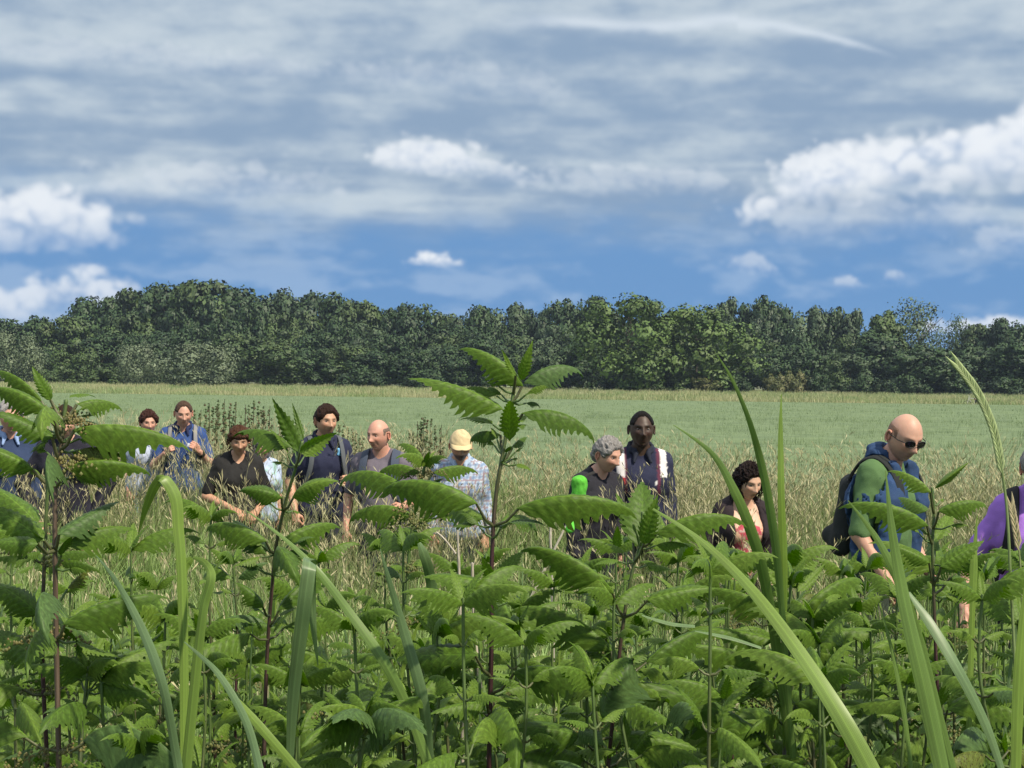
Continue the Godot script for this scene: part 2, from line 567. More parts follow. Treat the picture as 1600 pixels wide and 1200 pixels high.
func build_wood() -> void:
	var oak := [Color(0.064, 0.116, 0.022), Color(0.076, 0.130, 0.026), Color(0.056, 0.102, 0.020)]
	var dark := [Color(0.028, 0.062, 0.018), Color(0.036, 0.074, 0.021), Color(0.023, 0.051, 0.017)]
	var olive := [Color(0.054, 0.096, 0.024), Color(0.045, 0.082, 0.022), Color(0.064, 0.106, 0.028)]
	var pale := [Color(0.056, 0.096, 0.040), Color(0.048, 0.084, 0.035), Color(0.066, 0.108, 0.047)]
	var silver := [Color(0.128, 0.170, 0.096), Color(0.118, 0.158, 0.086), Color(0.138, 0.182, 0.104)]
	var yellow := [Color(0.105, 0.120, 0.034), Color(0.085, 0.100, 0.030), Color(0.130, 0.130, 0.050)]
	var crowns := {
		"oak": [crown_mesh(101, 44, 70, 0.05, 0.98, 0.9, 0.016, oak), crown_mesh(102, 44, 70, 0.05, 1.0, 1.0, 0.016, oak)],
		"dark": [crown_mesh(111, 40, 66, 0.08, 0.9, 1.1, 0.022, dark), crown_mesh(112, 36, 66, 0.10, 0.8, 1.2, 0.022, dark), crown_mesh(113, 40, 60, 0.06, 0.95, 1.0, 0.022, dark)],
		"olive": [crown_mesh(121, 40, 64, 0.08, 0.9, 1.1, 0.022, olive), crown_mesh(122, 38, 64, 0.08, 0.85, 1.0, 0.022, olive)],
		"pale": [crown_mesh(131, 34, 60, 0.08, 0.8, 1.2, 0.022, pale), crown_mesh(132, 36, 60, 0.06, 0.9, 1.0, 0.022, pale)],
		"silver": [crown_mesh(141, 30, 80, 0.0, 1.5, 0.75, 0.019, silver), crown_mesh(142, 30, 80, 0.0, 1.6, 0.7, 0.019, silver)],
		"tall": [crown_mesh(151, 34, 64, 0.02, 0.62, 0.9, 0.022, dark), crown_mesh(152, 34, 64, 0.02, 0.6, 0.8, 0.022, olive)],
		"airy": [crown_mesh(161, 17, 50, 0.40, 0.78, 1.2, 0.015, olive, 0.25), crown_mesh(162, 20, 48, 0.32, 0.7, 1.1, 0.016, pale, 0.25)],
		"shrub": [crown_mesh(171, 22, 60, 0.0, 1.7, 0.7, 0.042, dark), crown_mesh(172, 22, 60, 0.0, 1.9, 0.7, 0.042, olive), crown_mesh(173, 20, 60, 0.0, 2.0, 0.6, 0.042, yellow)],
		"cone": [crown_mesh(181, 22, 50, 0.0, 0.5, 0.55, 0.024, olive)],
	}
	var trunks := [trunk_mesh(201, 0.8, 0.020), trunk_mesh(202, 0.85, 0.017)]
	# pixel of the middle, pixel of the top, width in pixels, metres away, kind, label
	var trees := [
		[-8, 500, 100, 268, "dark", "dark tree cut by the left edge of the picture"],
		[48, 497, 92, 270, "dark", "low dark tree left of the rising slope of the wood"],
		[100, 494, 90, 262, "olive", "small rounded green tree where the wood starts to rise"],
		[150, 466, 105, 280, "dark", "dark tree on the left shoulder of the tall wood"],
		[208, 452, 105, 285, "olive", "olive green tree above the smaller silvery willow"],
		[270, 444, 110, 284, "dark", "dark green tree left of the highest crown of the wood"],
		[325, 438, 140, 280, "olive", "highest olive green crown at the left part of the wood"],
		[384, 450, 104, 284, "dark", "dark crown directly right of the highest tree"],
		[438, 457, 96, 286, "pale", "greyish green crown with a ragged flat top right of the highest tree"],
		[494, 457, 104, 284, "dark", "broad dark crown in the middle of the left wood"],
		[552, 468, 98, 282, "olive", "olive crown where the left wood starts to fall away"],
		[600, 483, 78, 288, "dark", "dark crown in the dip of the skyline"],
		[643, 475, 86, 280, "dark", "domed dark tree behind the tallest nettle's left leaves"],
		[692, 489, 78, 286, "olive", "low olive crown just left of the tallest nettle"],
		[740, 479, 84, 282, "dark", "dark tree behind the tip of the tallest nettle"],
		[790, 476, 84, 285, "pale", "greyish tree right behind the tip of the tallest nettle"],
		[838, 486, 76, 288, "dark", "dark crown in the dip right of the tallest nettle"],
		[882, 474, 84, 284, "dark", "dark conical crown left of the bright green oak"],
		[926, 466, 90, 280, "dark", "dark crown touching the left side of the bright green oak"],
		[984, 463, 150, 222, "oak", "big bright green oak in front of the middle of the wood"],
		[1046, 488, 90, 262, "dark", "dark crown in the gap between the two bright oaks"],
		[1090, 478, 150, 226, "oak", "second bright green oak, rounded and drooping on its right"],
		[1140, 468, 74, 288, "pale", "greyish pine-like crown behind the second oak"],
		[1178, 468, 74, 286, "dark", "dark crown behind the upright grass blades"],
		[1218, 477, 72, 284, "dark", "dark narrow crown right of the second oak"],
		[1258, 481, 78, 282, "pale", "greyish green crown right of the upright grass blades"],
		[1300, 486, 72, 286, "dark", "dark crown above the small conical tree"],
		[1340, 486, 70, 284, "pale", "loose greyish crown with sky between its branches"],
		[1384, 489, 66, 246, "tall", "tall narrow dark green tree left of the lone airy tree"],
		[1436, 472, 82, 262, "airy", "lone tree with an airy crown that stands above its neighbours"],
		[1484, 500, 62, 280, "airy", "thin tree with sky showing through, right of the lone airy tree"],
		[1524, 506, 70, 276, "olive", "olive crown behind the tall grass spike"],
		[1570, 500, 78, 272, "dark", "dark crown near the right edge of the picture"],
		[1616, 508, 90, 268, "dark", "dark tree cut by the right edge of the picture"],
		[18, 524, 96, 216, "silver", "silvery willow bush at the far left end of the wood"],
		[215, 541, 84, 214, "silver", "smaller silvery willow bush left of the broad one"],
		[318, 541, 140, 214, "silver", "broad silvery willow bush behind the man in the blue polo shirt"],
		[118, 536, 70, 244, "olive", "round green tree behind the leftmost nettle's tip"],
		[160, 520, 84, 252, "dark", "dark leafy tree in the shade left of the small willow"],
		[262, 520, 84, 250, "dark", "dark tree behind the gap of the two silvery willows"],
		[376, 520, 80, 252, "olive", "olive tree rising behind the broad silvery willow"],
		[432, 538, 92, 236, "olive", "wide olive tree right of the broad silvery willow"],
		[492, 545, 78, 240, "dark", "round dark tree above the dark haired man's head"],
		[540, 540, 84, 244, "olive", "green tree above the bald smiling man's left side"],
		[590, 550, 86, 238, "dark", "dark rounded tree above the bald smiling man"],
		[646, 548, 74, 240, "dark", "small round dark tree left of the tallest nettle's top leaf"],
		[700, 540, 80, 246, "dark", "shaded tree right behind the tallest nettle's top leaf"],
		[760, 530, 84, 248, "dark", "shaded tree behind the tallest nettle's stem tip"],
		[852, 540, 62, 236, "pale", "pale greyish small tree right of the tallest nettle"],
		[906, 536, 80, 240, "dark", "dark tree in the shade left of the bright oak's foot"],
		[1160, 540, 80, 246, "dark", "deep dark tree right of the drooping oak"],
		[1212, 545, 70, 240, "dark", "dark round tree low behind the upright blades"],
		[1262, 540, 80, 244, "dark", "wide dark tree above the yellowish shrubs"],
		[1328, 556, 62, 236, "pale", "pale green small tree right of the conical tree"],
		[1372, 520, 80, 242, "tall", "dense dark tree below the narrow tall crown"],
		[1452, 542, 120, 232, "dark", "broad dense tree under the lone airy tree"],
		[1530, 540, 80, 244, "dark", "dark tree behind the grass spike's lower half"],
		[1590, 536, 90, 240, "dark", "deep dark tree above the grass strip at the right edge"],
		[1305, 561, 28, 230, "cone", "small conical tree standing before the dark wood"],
		[66, 580, 60, 228, "shrub", "low olive shrub left in the strip before the wood"],
		[116, 578, 74, 226, "shrub", "long low shrub behind the leftmost nettle's tip"],
		[170, 578, 70, 226, "shrub", "low shrub in front of the smaller silvery willow"],
		[240, 570, 66, 226, "shrub", "dark shrub between the two silvery willows"],
		[566, 580, 90, 228, "shrub", "dark undergrowth bush at the edge of the strip under the dip"],
		[668, 582, 90, 228, "shrub", "dark undergrowth bush left of the tallest nettle"],
		[870, 578, 96, 226, "shrub", "dark low bush left of the bright oak's foot"],
		[960, 584, 84, 224, "shrub", "dark low bush under the bright oak"],
		[1042, 583, 84, 222, "shrub", "olive bush under the gap of the two oaks"],
		[1098, 588, 64, 222, "shrub", "yellowish bush under the second oak"],
		[1150, 588, 64, 224, "shrub", "dark bush at the right foot of the second oak"],
		[1216, 588, 44, 222, "shrub", "small pale yellow bush right of the upright blades"],
		[1246, 584, 48, 224, "shrub", "yellow green bush beside the small conical tree"],
		[1278, 588, 50, 224, "shrub", "dark bush left of the small conical tree"],
		[1355, 590, 70, 224, "shrub", "low dark bush under the narrow tall tree"],
		[1418, 590, 80, 226, "shrub", "low dark bush under the lone airy tree"],
		[1500, 592, 80, 226, "shrub", "low dark bush behind the grass spike"],
		[1570, 594, 80, 226, "shrub", "low dark bush at the right end of the wood"],
	]
	var shrub_pick := {1098: 2, 1216: 2, 1246: 2, 66: 1, 116: 1, 170: 1, 1042: 1}
	for n in trees.size():
		var a: Array = trees[n]
		var kind: String = a[4]
		var d: float = a[3]
		var top := W(a[0], a[1], d)
		var base := Vector3(top.x, 0.0, top.z)
		base.y = ground_y(base.x, base.z)
		var h := top.y - base.y
		var called: String = {"silver": "willow_bush", "shrub": "shrub", "oak": "oak_tree", "airy": "airy_tree", "tall": "narrow_tree", "cone": "conical_tree"}.get(kind, "leafy_tree")
		var t := thing(called, a[5], "shrub" if kind in ["shrub", "silver"] else "tree", base, "shrubs at the foot of the wood" if kind in ["shrub", "silver"] else "trees of the wood beyond the field")
		t.rotation.y = rng.randf() * TAU
		var list: Array = crowns[kind]
		var pick: int = rng.randi() % list.size()
		if kind == "shrub": pick = shrub_pick.get(a[0], 0)
		if kind == "tall": pick = 0 if a[0] == 1372 else 1
		var c := obj("crown", list[pick], mats.foliage, t)
		var wide: float = a[2] / FOCAL * d
		var own: float = {"silver": 1.55, "shrub": 1.85, "tall": 0.62, "cone": 0.5, "airy": 0.78}.get(kind, 0.95)
		c.scale = Vector3(wide / own * 1.18, h, wide / own * 1.18)
		if not kind in ["shrub", "silver", "cone"]:
			var tr := obj("trunk", trunks[n % 2], mats.bark, t)
			tr.scale = Vector3(h * 0.9, h, h * 0.9)
	# what stands behind and between them reads as one mass
	var mass := Node3D.new()
	put(mass, "inner_wood")
	tag(mass, "dense dark inner wood showing between and behind the front trees", "wood", "", "stuff")
	var r := RandomNumberGenerator.new()
	r.seed = 55
	var skyline := [[-60, 512], [60, 508], [110, 502], [160, 480], [240, 464], [330, 452], [400, 468], [520, 474], [600, 496], [660, 496], [760, 495], [850, 500], [930, 484], [1000, 484], [1060, 496], [1160, 486], [1240, 498], [1330, 508], [1400, 520], [1460, 545], [1530, 528], [1600, 522], [1680, 524]]
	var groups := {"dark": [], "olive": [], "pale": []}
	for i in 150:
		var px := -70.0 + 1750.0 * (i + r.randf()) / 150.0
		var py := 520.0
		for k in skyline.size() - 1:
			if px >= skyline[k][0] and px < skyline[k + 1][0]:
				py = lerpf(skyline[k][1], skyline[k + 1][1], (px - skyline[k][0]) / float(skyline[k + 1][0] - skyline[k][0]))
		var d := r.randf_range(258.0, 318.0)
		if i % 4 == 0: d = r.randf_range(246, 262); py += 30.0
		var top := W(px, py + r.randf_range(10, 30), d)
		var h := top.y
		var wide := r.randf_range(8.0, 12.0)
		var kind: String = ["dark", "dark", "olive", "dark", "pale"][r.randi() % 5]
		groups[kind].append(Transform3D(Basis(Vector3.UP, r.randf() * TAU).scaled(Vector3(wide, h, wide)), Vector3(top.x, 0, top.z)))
	# the wood goes on to both sides
	for i in 110:
		var px := -1500.0 + 1430.0 * r.randf() if i < 55 else 1680.0 + 1430.0 * r.randf()
		var d := r.randf_range(240.0, 318.0)
		var at := W(px, 590.0, d)
		var h := r.randf_range(9.5, 13.5)
		var wide := r.randf_range(8.0, 12.0)
		groups[["dark", "olive", "dark", "pale"][r.randi() % 4]].append(Transform3D(Basis(Vector3.UP, r.randf() * TAU).scaled(Vector3(wide, h, wide)), Vector3(at.x, 0, at.z)))
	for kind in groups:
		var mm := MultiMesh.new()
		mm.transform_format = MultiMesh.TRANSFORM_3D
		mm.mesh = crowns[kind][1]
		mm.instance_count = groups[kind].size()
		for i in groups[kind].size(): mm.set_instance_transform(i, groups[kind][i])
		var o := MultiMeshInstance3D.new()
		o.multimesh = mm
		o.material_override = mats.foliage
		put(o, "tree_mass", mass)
		tag(o, "", "", "", "stuff")

# ---------------------------------------------------------------- tufts
# one tuft of blades, with or without seed heads
func tuft(sd: int, blades: int, high: float, spread: float, width: float, low_col: Color, tip_col: Color, heads: int, head_col: Color, head_len: float, upright := 0.5) -> ArrayMesh:
	var r := RandomNumberGenerator.new()
	r.seed = sd
	var mb := MB.new()
	for b in blades:
		var a := r.randf() * TAU
		var dir := Vector3(cos(a), 0, sin(a))
		var h := high * r.randf_range(0.55, 1.0)
		var lean := r.randf_range(0.1, 1.0) * (1.0 - upright)
		var root := Vector3(r.randf_range(-1, 1), 0, r.randf_range(-1, 1)) * spread
		var pts := PackedVector3Array()
		var hw := PackedFloat32Array()
		var ac := PackedVector3Array()
		var side := dir.cross(Vector3.UP).rotated(Vector3.UP, r.randf_range(-0.8, 0.8))
		for i in 5:
			var t := i / 4.0
			pts.append(root + dir * lean * h * 0.9 * t * t + Vector3.UP * h * (t - 0.42 * lean * t * t * t))
			hw.append(width * 0.5 * (1.0 - t * t * 0.92) * (0.6 + 0.4 * minf(1.0, t * 4.0)))
			ac.append(side)
		var tone := r.randf_range(0.75, 1.25)
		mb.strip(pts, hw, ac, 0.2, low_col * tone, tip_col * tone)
	for b in heads:
		var a := r.randf() * TAU
		var dir := Vector3(cos(a), 0, sin(a))
		var h := high * r.randf_range(0.85, 1.18)
		var root := Vector3(r.randf_range(-1, 1), 0, r.randf_range(-1, 1)) * spread
		var lean := r.randf_range(0.08, 0.35)
		var pts := PackedVector3Array()
		for i in 4:
			var t := i / 3.0
			pts.append(root + dir * lean * h * t * t + Vector3.UP * h * (t - 0.1 * lean * t * t))
		var tone := head_col * r.randf_range(0.75, 1.25)
		mb.tube(pts, PackedFloat32Array([0.0016, 0.0014, 0.0012, 0.001]), 3, low_col.lerp(head_col, 0.6), false)
		# a loose panicle: side sprays along the upper stalk
		var tip := pts[3]
		var axis := (pts[3] - pts[2]).normalized()
		var nod := dir * 0.5 + Vector3.DOWN * 0.25
		for k in 11:
			var t := k / 10.0
			var at := tip + (axis * (1.0 - t * 0.3) + nod * t * 0.5) * head_len * (t - 0.35)
			var o2 := Vector3(r.randfn(), r.randf_range(0.1, 0.9), r.randfn()).normalized()
			var ln := head_len * 0.34 * (1.0 - 0.7 * t) + 0.012
			var e := at + (o2 * 0.6 + axis * 0.8).normalized() * ln
			var sd2 := o2.cross(axis).normalized() * (0.0017 + 0.0012 * r.randf())
			var i0 := mb.add(at - sd2 * 0.4, Vector2.ZERO, tone)
			var i1 := mb.add(at.lerp(e, 0.6) - sd2, Vector2.ZERO, tone)
			var i2 := mb.add(e, Vector2.ZERO, tone * 1.1)
			var i3 := mb.add(at.lerp(e, 0.6) + sd2, Vector2.ZERO, tone)
			mb.quad(i0, i1, i2, i3)
	return mb.mesh()

func scatter(called: String, parent: Node, m: Mesh, material: Material, list: Array) -> void:
	var mm := MultiMesh.new()
	mm.transform_format = MultiMesh.TRANSFORM_3D
	mm.mesh = m
	mm.instance_count = list.size()
	for i in list.size(): mm.set_instance_transform(i, list[i])
	var o := MultiMeshInstance3D.new()
	o.multimesh = mm
	o.material_override = material
	put(o, called, parent)
	tag(o, "", "", "", "stuff")

func spot(x: float, z: float, size: float, tall: float, y: float, r: RandomNumberGenerator) -> Transform3D:
	var b := Basis(Vector3.UP, r.randf() * TAU).scaled(Vector3(size, tall, size))
	var tilt := Basis(Vector3(r.randf_range(-1, 1), 0, r.randf_range(-1, 1)).normalized(), r.randf_range(0.0, 0.14))
	return Transform3D(tilt * b, Vector3(x, y, z))

const FIELD_NEAR := 15.0
const FIELD_FAR := 112.0

func field_near(x: float) -> float:          # the crop starts nearer on the right
	return FIELD_NEAR + 1.6 - 0.35 * x

func build_field() -> void:
	var r := RandomNumberGenerator.new()
	r.seed = 91
	var o := sheet("crop_field", -150, 150, -17, -FIELD_FAR, 60, 60, 0.465, mats.crop_sheet, 0.02)
	o.set_meta("label", "wide blue green field of young cereal, seen as one even sheet")
	var strip := sheet("grass_strip", -320, 320, -FIELD_FAR, -330, 60, 30, 0.16, mats.strip_sheet, 0.10)
	strip.set_meta("label", "yellowish strip of rough grass between the field and the wood")
	var crop := Node3D.new()
	put(crop, "cereal_crop")
	tag(crop, "blue green cereal plants standing densely over the whole field", "crop", "", "stuff")
	var lists := [[], [], [], []]
	var made := 0
	while made < 13000:
		var d := 15.0 + 47.0 * pow(r.randf(), 0.9)
		var x := r.randf_range(-0.46, 0.46) * d + r.randf_range(-1.5, 1.5)
		made += 1
		if d < field_near(x) + r.randfn() * 0.5: continue
		lists[r.randi() % 3].append(spot(x, -d, r.randf_range(0.9, 1.3), r.randf_range(0.88, 1.12), ground_y(x, -d), r))
	for i in 10500:
		var d := 58.0 + 54.0 * r.randf()
		var x := r.randf_range(-0.46, 0.46) * d
		lists[3].append(spot(x, -d, r.randf_range(0.9, 1.4), r.randf_range(0.92, 1.08), ground_y(x, -d), r))
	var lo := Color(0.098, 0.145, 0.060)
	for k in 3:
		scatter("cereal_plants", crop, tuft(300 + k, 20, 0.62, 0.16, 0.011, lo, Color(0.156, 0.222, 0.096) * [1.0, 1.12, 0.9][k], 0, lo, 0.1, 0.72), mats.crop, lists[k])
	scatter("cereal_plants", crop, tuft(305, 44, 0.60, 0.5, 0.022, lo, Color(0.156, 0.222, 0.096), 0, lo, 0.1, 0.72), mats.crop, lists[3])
	# the rough strip
	var rough := Node3D.new()
	put(rough, "strip_grass")
	tag(rough, "dry yellowish grass of the strip before the wood", "grass", "", "stuff")
	var sl := [[], [], []]
	for i in 5200:
		var d := FIELD_FAR + 0.5 + 135.0 * pow(r.randf(), 1.1)
		var x := r.randf_range(-0.46, 0.46) * d
		var patch := 1.4 * wob.get_noise_2d(x * 0.06, d * 0.05)
		var k := 0 if patch < -0.08 else (1 if patch < 0.2 else 2)
		if r.randf() < 0.25: k = r.randi() % 3
		sl[k].append(spot(x, -d, r.randf_range(0.9, 1.5), r.randf_range(0.7, 1.25), 0.06, r))
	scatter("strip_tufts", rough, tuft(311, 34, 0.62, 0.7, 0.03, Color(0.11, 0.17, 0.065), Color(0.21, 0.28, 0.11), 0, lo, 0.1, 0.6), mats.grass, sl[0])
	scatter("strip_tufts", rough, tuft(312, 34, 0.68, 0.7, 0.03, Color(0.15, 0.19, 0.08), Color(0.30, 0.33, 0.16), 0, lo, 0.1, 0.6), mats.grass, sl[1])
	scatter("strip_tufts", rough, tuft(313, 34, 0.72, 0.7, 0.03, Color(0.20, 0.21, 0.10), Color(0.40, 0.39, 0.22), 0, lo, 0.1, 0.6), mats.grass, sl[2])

# ---------------------------------------------------------------- meadow
func path_depth(x: float) -> float:           # where the walkers' path runs
	return 10.2 - 0.95 * x if x < 2.0 else 8.3 - 0.35 * (x - 2.0)

func build_meadow() -> void:
	var r := RandomNumberGenerator.new()
	r.seed = 17
	var meadow := Node3D.new()
	put(meadow, "meadow_grass")
	tag(meadow, "tall mixed meadow grass with beige seed heads on both sides of the path", "grass", "", "stuff")
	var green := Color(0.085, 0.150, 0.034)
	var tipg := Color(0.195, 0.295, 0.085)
	var beige := Color(0.31, 0.31, 0.16)
	var kinds := [
		tuft(401, 26, 0.98, 0.10, 0.010, green, tipg, 0, beige, 0.1, 0.45),
		tuft(402, 22, 1.02, 0.11, 0.008, green, Color(0.20, 0.27, 0.085), 3, Color(0.34, 0.31, 0.17), 0.15, 0.5),
		tuft(403, 20, 1.00, 0.12, 0.007, Color(0.10, 0.15, 0.045), Color(0.23, 0.31, 0.10), 3, beige, 0.20, 0.5),
		tuft(404, 16, 1.02, 0.13, 0.007, Color(0.12, 0.15, 0.06), Color(0.27, 0.32, 0.12), 5, Color(0.36, 0.34, 0.20), 0.22, 0.5),
		tuft(405, 18, 0.85, 0.10, 0.012, Color(0.08, 0.15, 0.035), Color(0.17, 0.27, 0.07), 1, beige, 0.12, 0.3),
	]
	var lists := [[], [], [], [], []]
	for i in 7200:
		var d := 2.1 + 15.5 * pow(r.randf(), 0.72)
		var x := r.randf_range(-0.5, 0.5) * (d * 0.86 + 1.0)
		if d > field_near(x) + 0.8 + r.randfn() * 0.4: continue
		var pd := path_depth(x)
		if absf(d - pd) < 0.45: continue
		var dry := wob.get_noise_2d(x * 0.45 + 40.0, d * 0.35) + smoothstep(6.0, 12.0, d) * 0.62 - 0.60
		var k := 0
		var q := dry + r.randf_range(-0.35, 0.35)
		if q > 0.48: k = 3
		elif q > 0.18: k = 2
		elif q > -0.1: k = 1
		else: k = [0, 4, 0][r.randi() % 3]
		var tall := r.randf_range(0.76, 1.0) * lerpf(1.0, 1.10, smoothstep(0.0, -3.0, x)) * lerpf(1.0, 1.24, smoothstep(4.0, 6.5, d))
		if d < 5.0: tall *= lerpf(1.1, 1.0, (d - 2.0) / 3.0)
		# trodden and lodged lower towards the path
		var lodge := lerpf(140.0, 206.0, smoothstep(-2.5, 2.0, x))
		if d < pd and d > 4.0: tall = minf(tall, (EYE - ground_y(x, -d) - lodge * d / FOCAL) / 1.12 * r.randf_range(0.84, 1.03))
		lists[k].append(spot(x, -d, r.randf_range(0.9, 1.35), tall, ground_y(x, -d), r))
	# fine tall grass growing up through the nettles
	for i in 420:
		var d := r.randf_range(1.15, 3.2)
		var x := r.randf_range(-0.5, 0.5) * (d * 0.8 + 0.4)
		lists[0].append(spot(x, -d, r.randf_range(0.7, 1.0), r.randf_range(1.22, 1.52), ground_y(x, -d), r))
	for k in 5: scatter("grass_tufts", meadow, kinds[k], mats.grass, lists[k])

# ---------------------------------------------------------------- docks behind the walkers
func build_docks() -> void:
	var r := RandomNumberGenerator.new()
	r.seed = 23
	var protos := []
	for k in 3:
		var mb := MB.new()
		var h := 1.0
		mb.tube(PackedVector3Array([Vector3.ZERO, Vector3(0.01, 0.5, 0), Vector3(0.0, h, 0.01)]), PackedFloat32Array([0.006, 0.005, 0.002]), 5, Color(0.07, 0.06, 0.03))
		var sp := MB.new()
		for br in 7:
			# the main spike and its side branches, each set with whorls of small seeds
			var y0 := 0.30 + 0.08 * br
			var a0 := r.randf() * TAU
			var out := Vector3(cos(a0), 0, sin(a0)) * (0.035 if br else 0.0)
			var top := 1.0 if br == 0 else y0 + r.randf_range(0.18, 0.34)
			for j in (60 if br == 0 else 22):
				var t := r.randf()
				var y := lerpf(y0, minf(top, 1.0), t)
				var w := 0.012 * (1.05 - t * 0.8)
				var aa := r.randf() * TAU
				var p := out * minf(1.0, t * 3.0) + Vector3(cos(aa) * w, y, sin(aa) * w)
				var col: Color = [Color(0.075, 0.115, 0.04), Color(0.095, 0.105, 0.045), Color(0.07, 0.12, 0.04), Color(0.12, 0.095, 0.05)][r.randi() % 4]
				sp.blob(p, Vector3(0.0105, 0.0075, 0.0105) * r.randf_range(0.6, 1.3), 2, 4, col)
		var lf := MB.new()
		for j in 9:
			var y := r.randf_range(0.1, 0.75)
			var a := r.randf() * TAU
			var dir := Vector3(cos(a), r.randf_range(0.3, 0.9), sin(a)).normalized()
			var ln := r.randf_range(0.10, 0.2) * (1.1 - y * 0.6)
			var p := Vector3(0, y, 0)
			lf.strip(PackedVector3Array([p, p + dir * ln * 0.4, p + dir * ln * 0.75 - Vector3(0, 0.01, 0), p + dir * ln - Vector3(0, 0.04, 0)]), PackedFloat32Array([0.004, 0.02, 0.017, 0.001]), PackedVector3Array([dir.cross(Vector3.UP), dir.cross(Vector3.UP), dir.cross(Vector3.UP), dir.cross(Vector3.UP)]), 0.2, Color(0.045, 0.08, 0.025), Color(0.06, 0.10, 0.03))
		protos.append([mb.mesh(), sp.mesh(), lf.mesh()])
	var list := [[312, 640], [326, 630], [338, 634], [349, 624], [358, 642], [368, 628], [384, 632], [397, 626], [408, 640], [420, 634], [436, 646], [304, 655], [452, 650], [530, 664], [544, 668], [556, 676], [562, 684], [640, 676], [653, 658], [664, 652], [674, 654], [688, 664], [206, 668], [182, 664], [166, 672]]
	for n in list.size():
		var a: Array = list[n]
		var d := r.randf_range(16.0, 17.4)
		var top := W(a[0], a[1], d)
		var base := Vector3(top.x, ground_y(top.x, top.z), top.z)
		var where := "behind the walkers at the left, one of a thin row" if a[0] < 480 else ("between the dark haired man and the bald man" if a[0] < 600 else "left of the walker in the yellow cap")
		var t := thing("dock_plant", "tall seeding dock " + where, "weed", base, "docks " + where)
		t.rotation.y = r.randf() * TAU
		var h := top.y - base.y
		var p: Array = protos[n % 3]
		for k in 3:
			var o := obj(["stem", "seed_head", "foliage"][k], p[k], mats.grass, t)
			o.scale = Vector3(1.5, h, 1.5)
			if k == 1: o.set_meta("kind", "stuff")

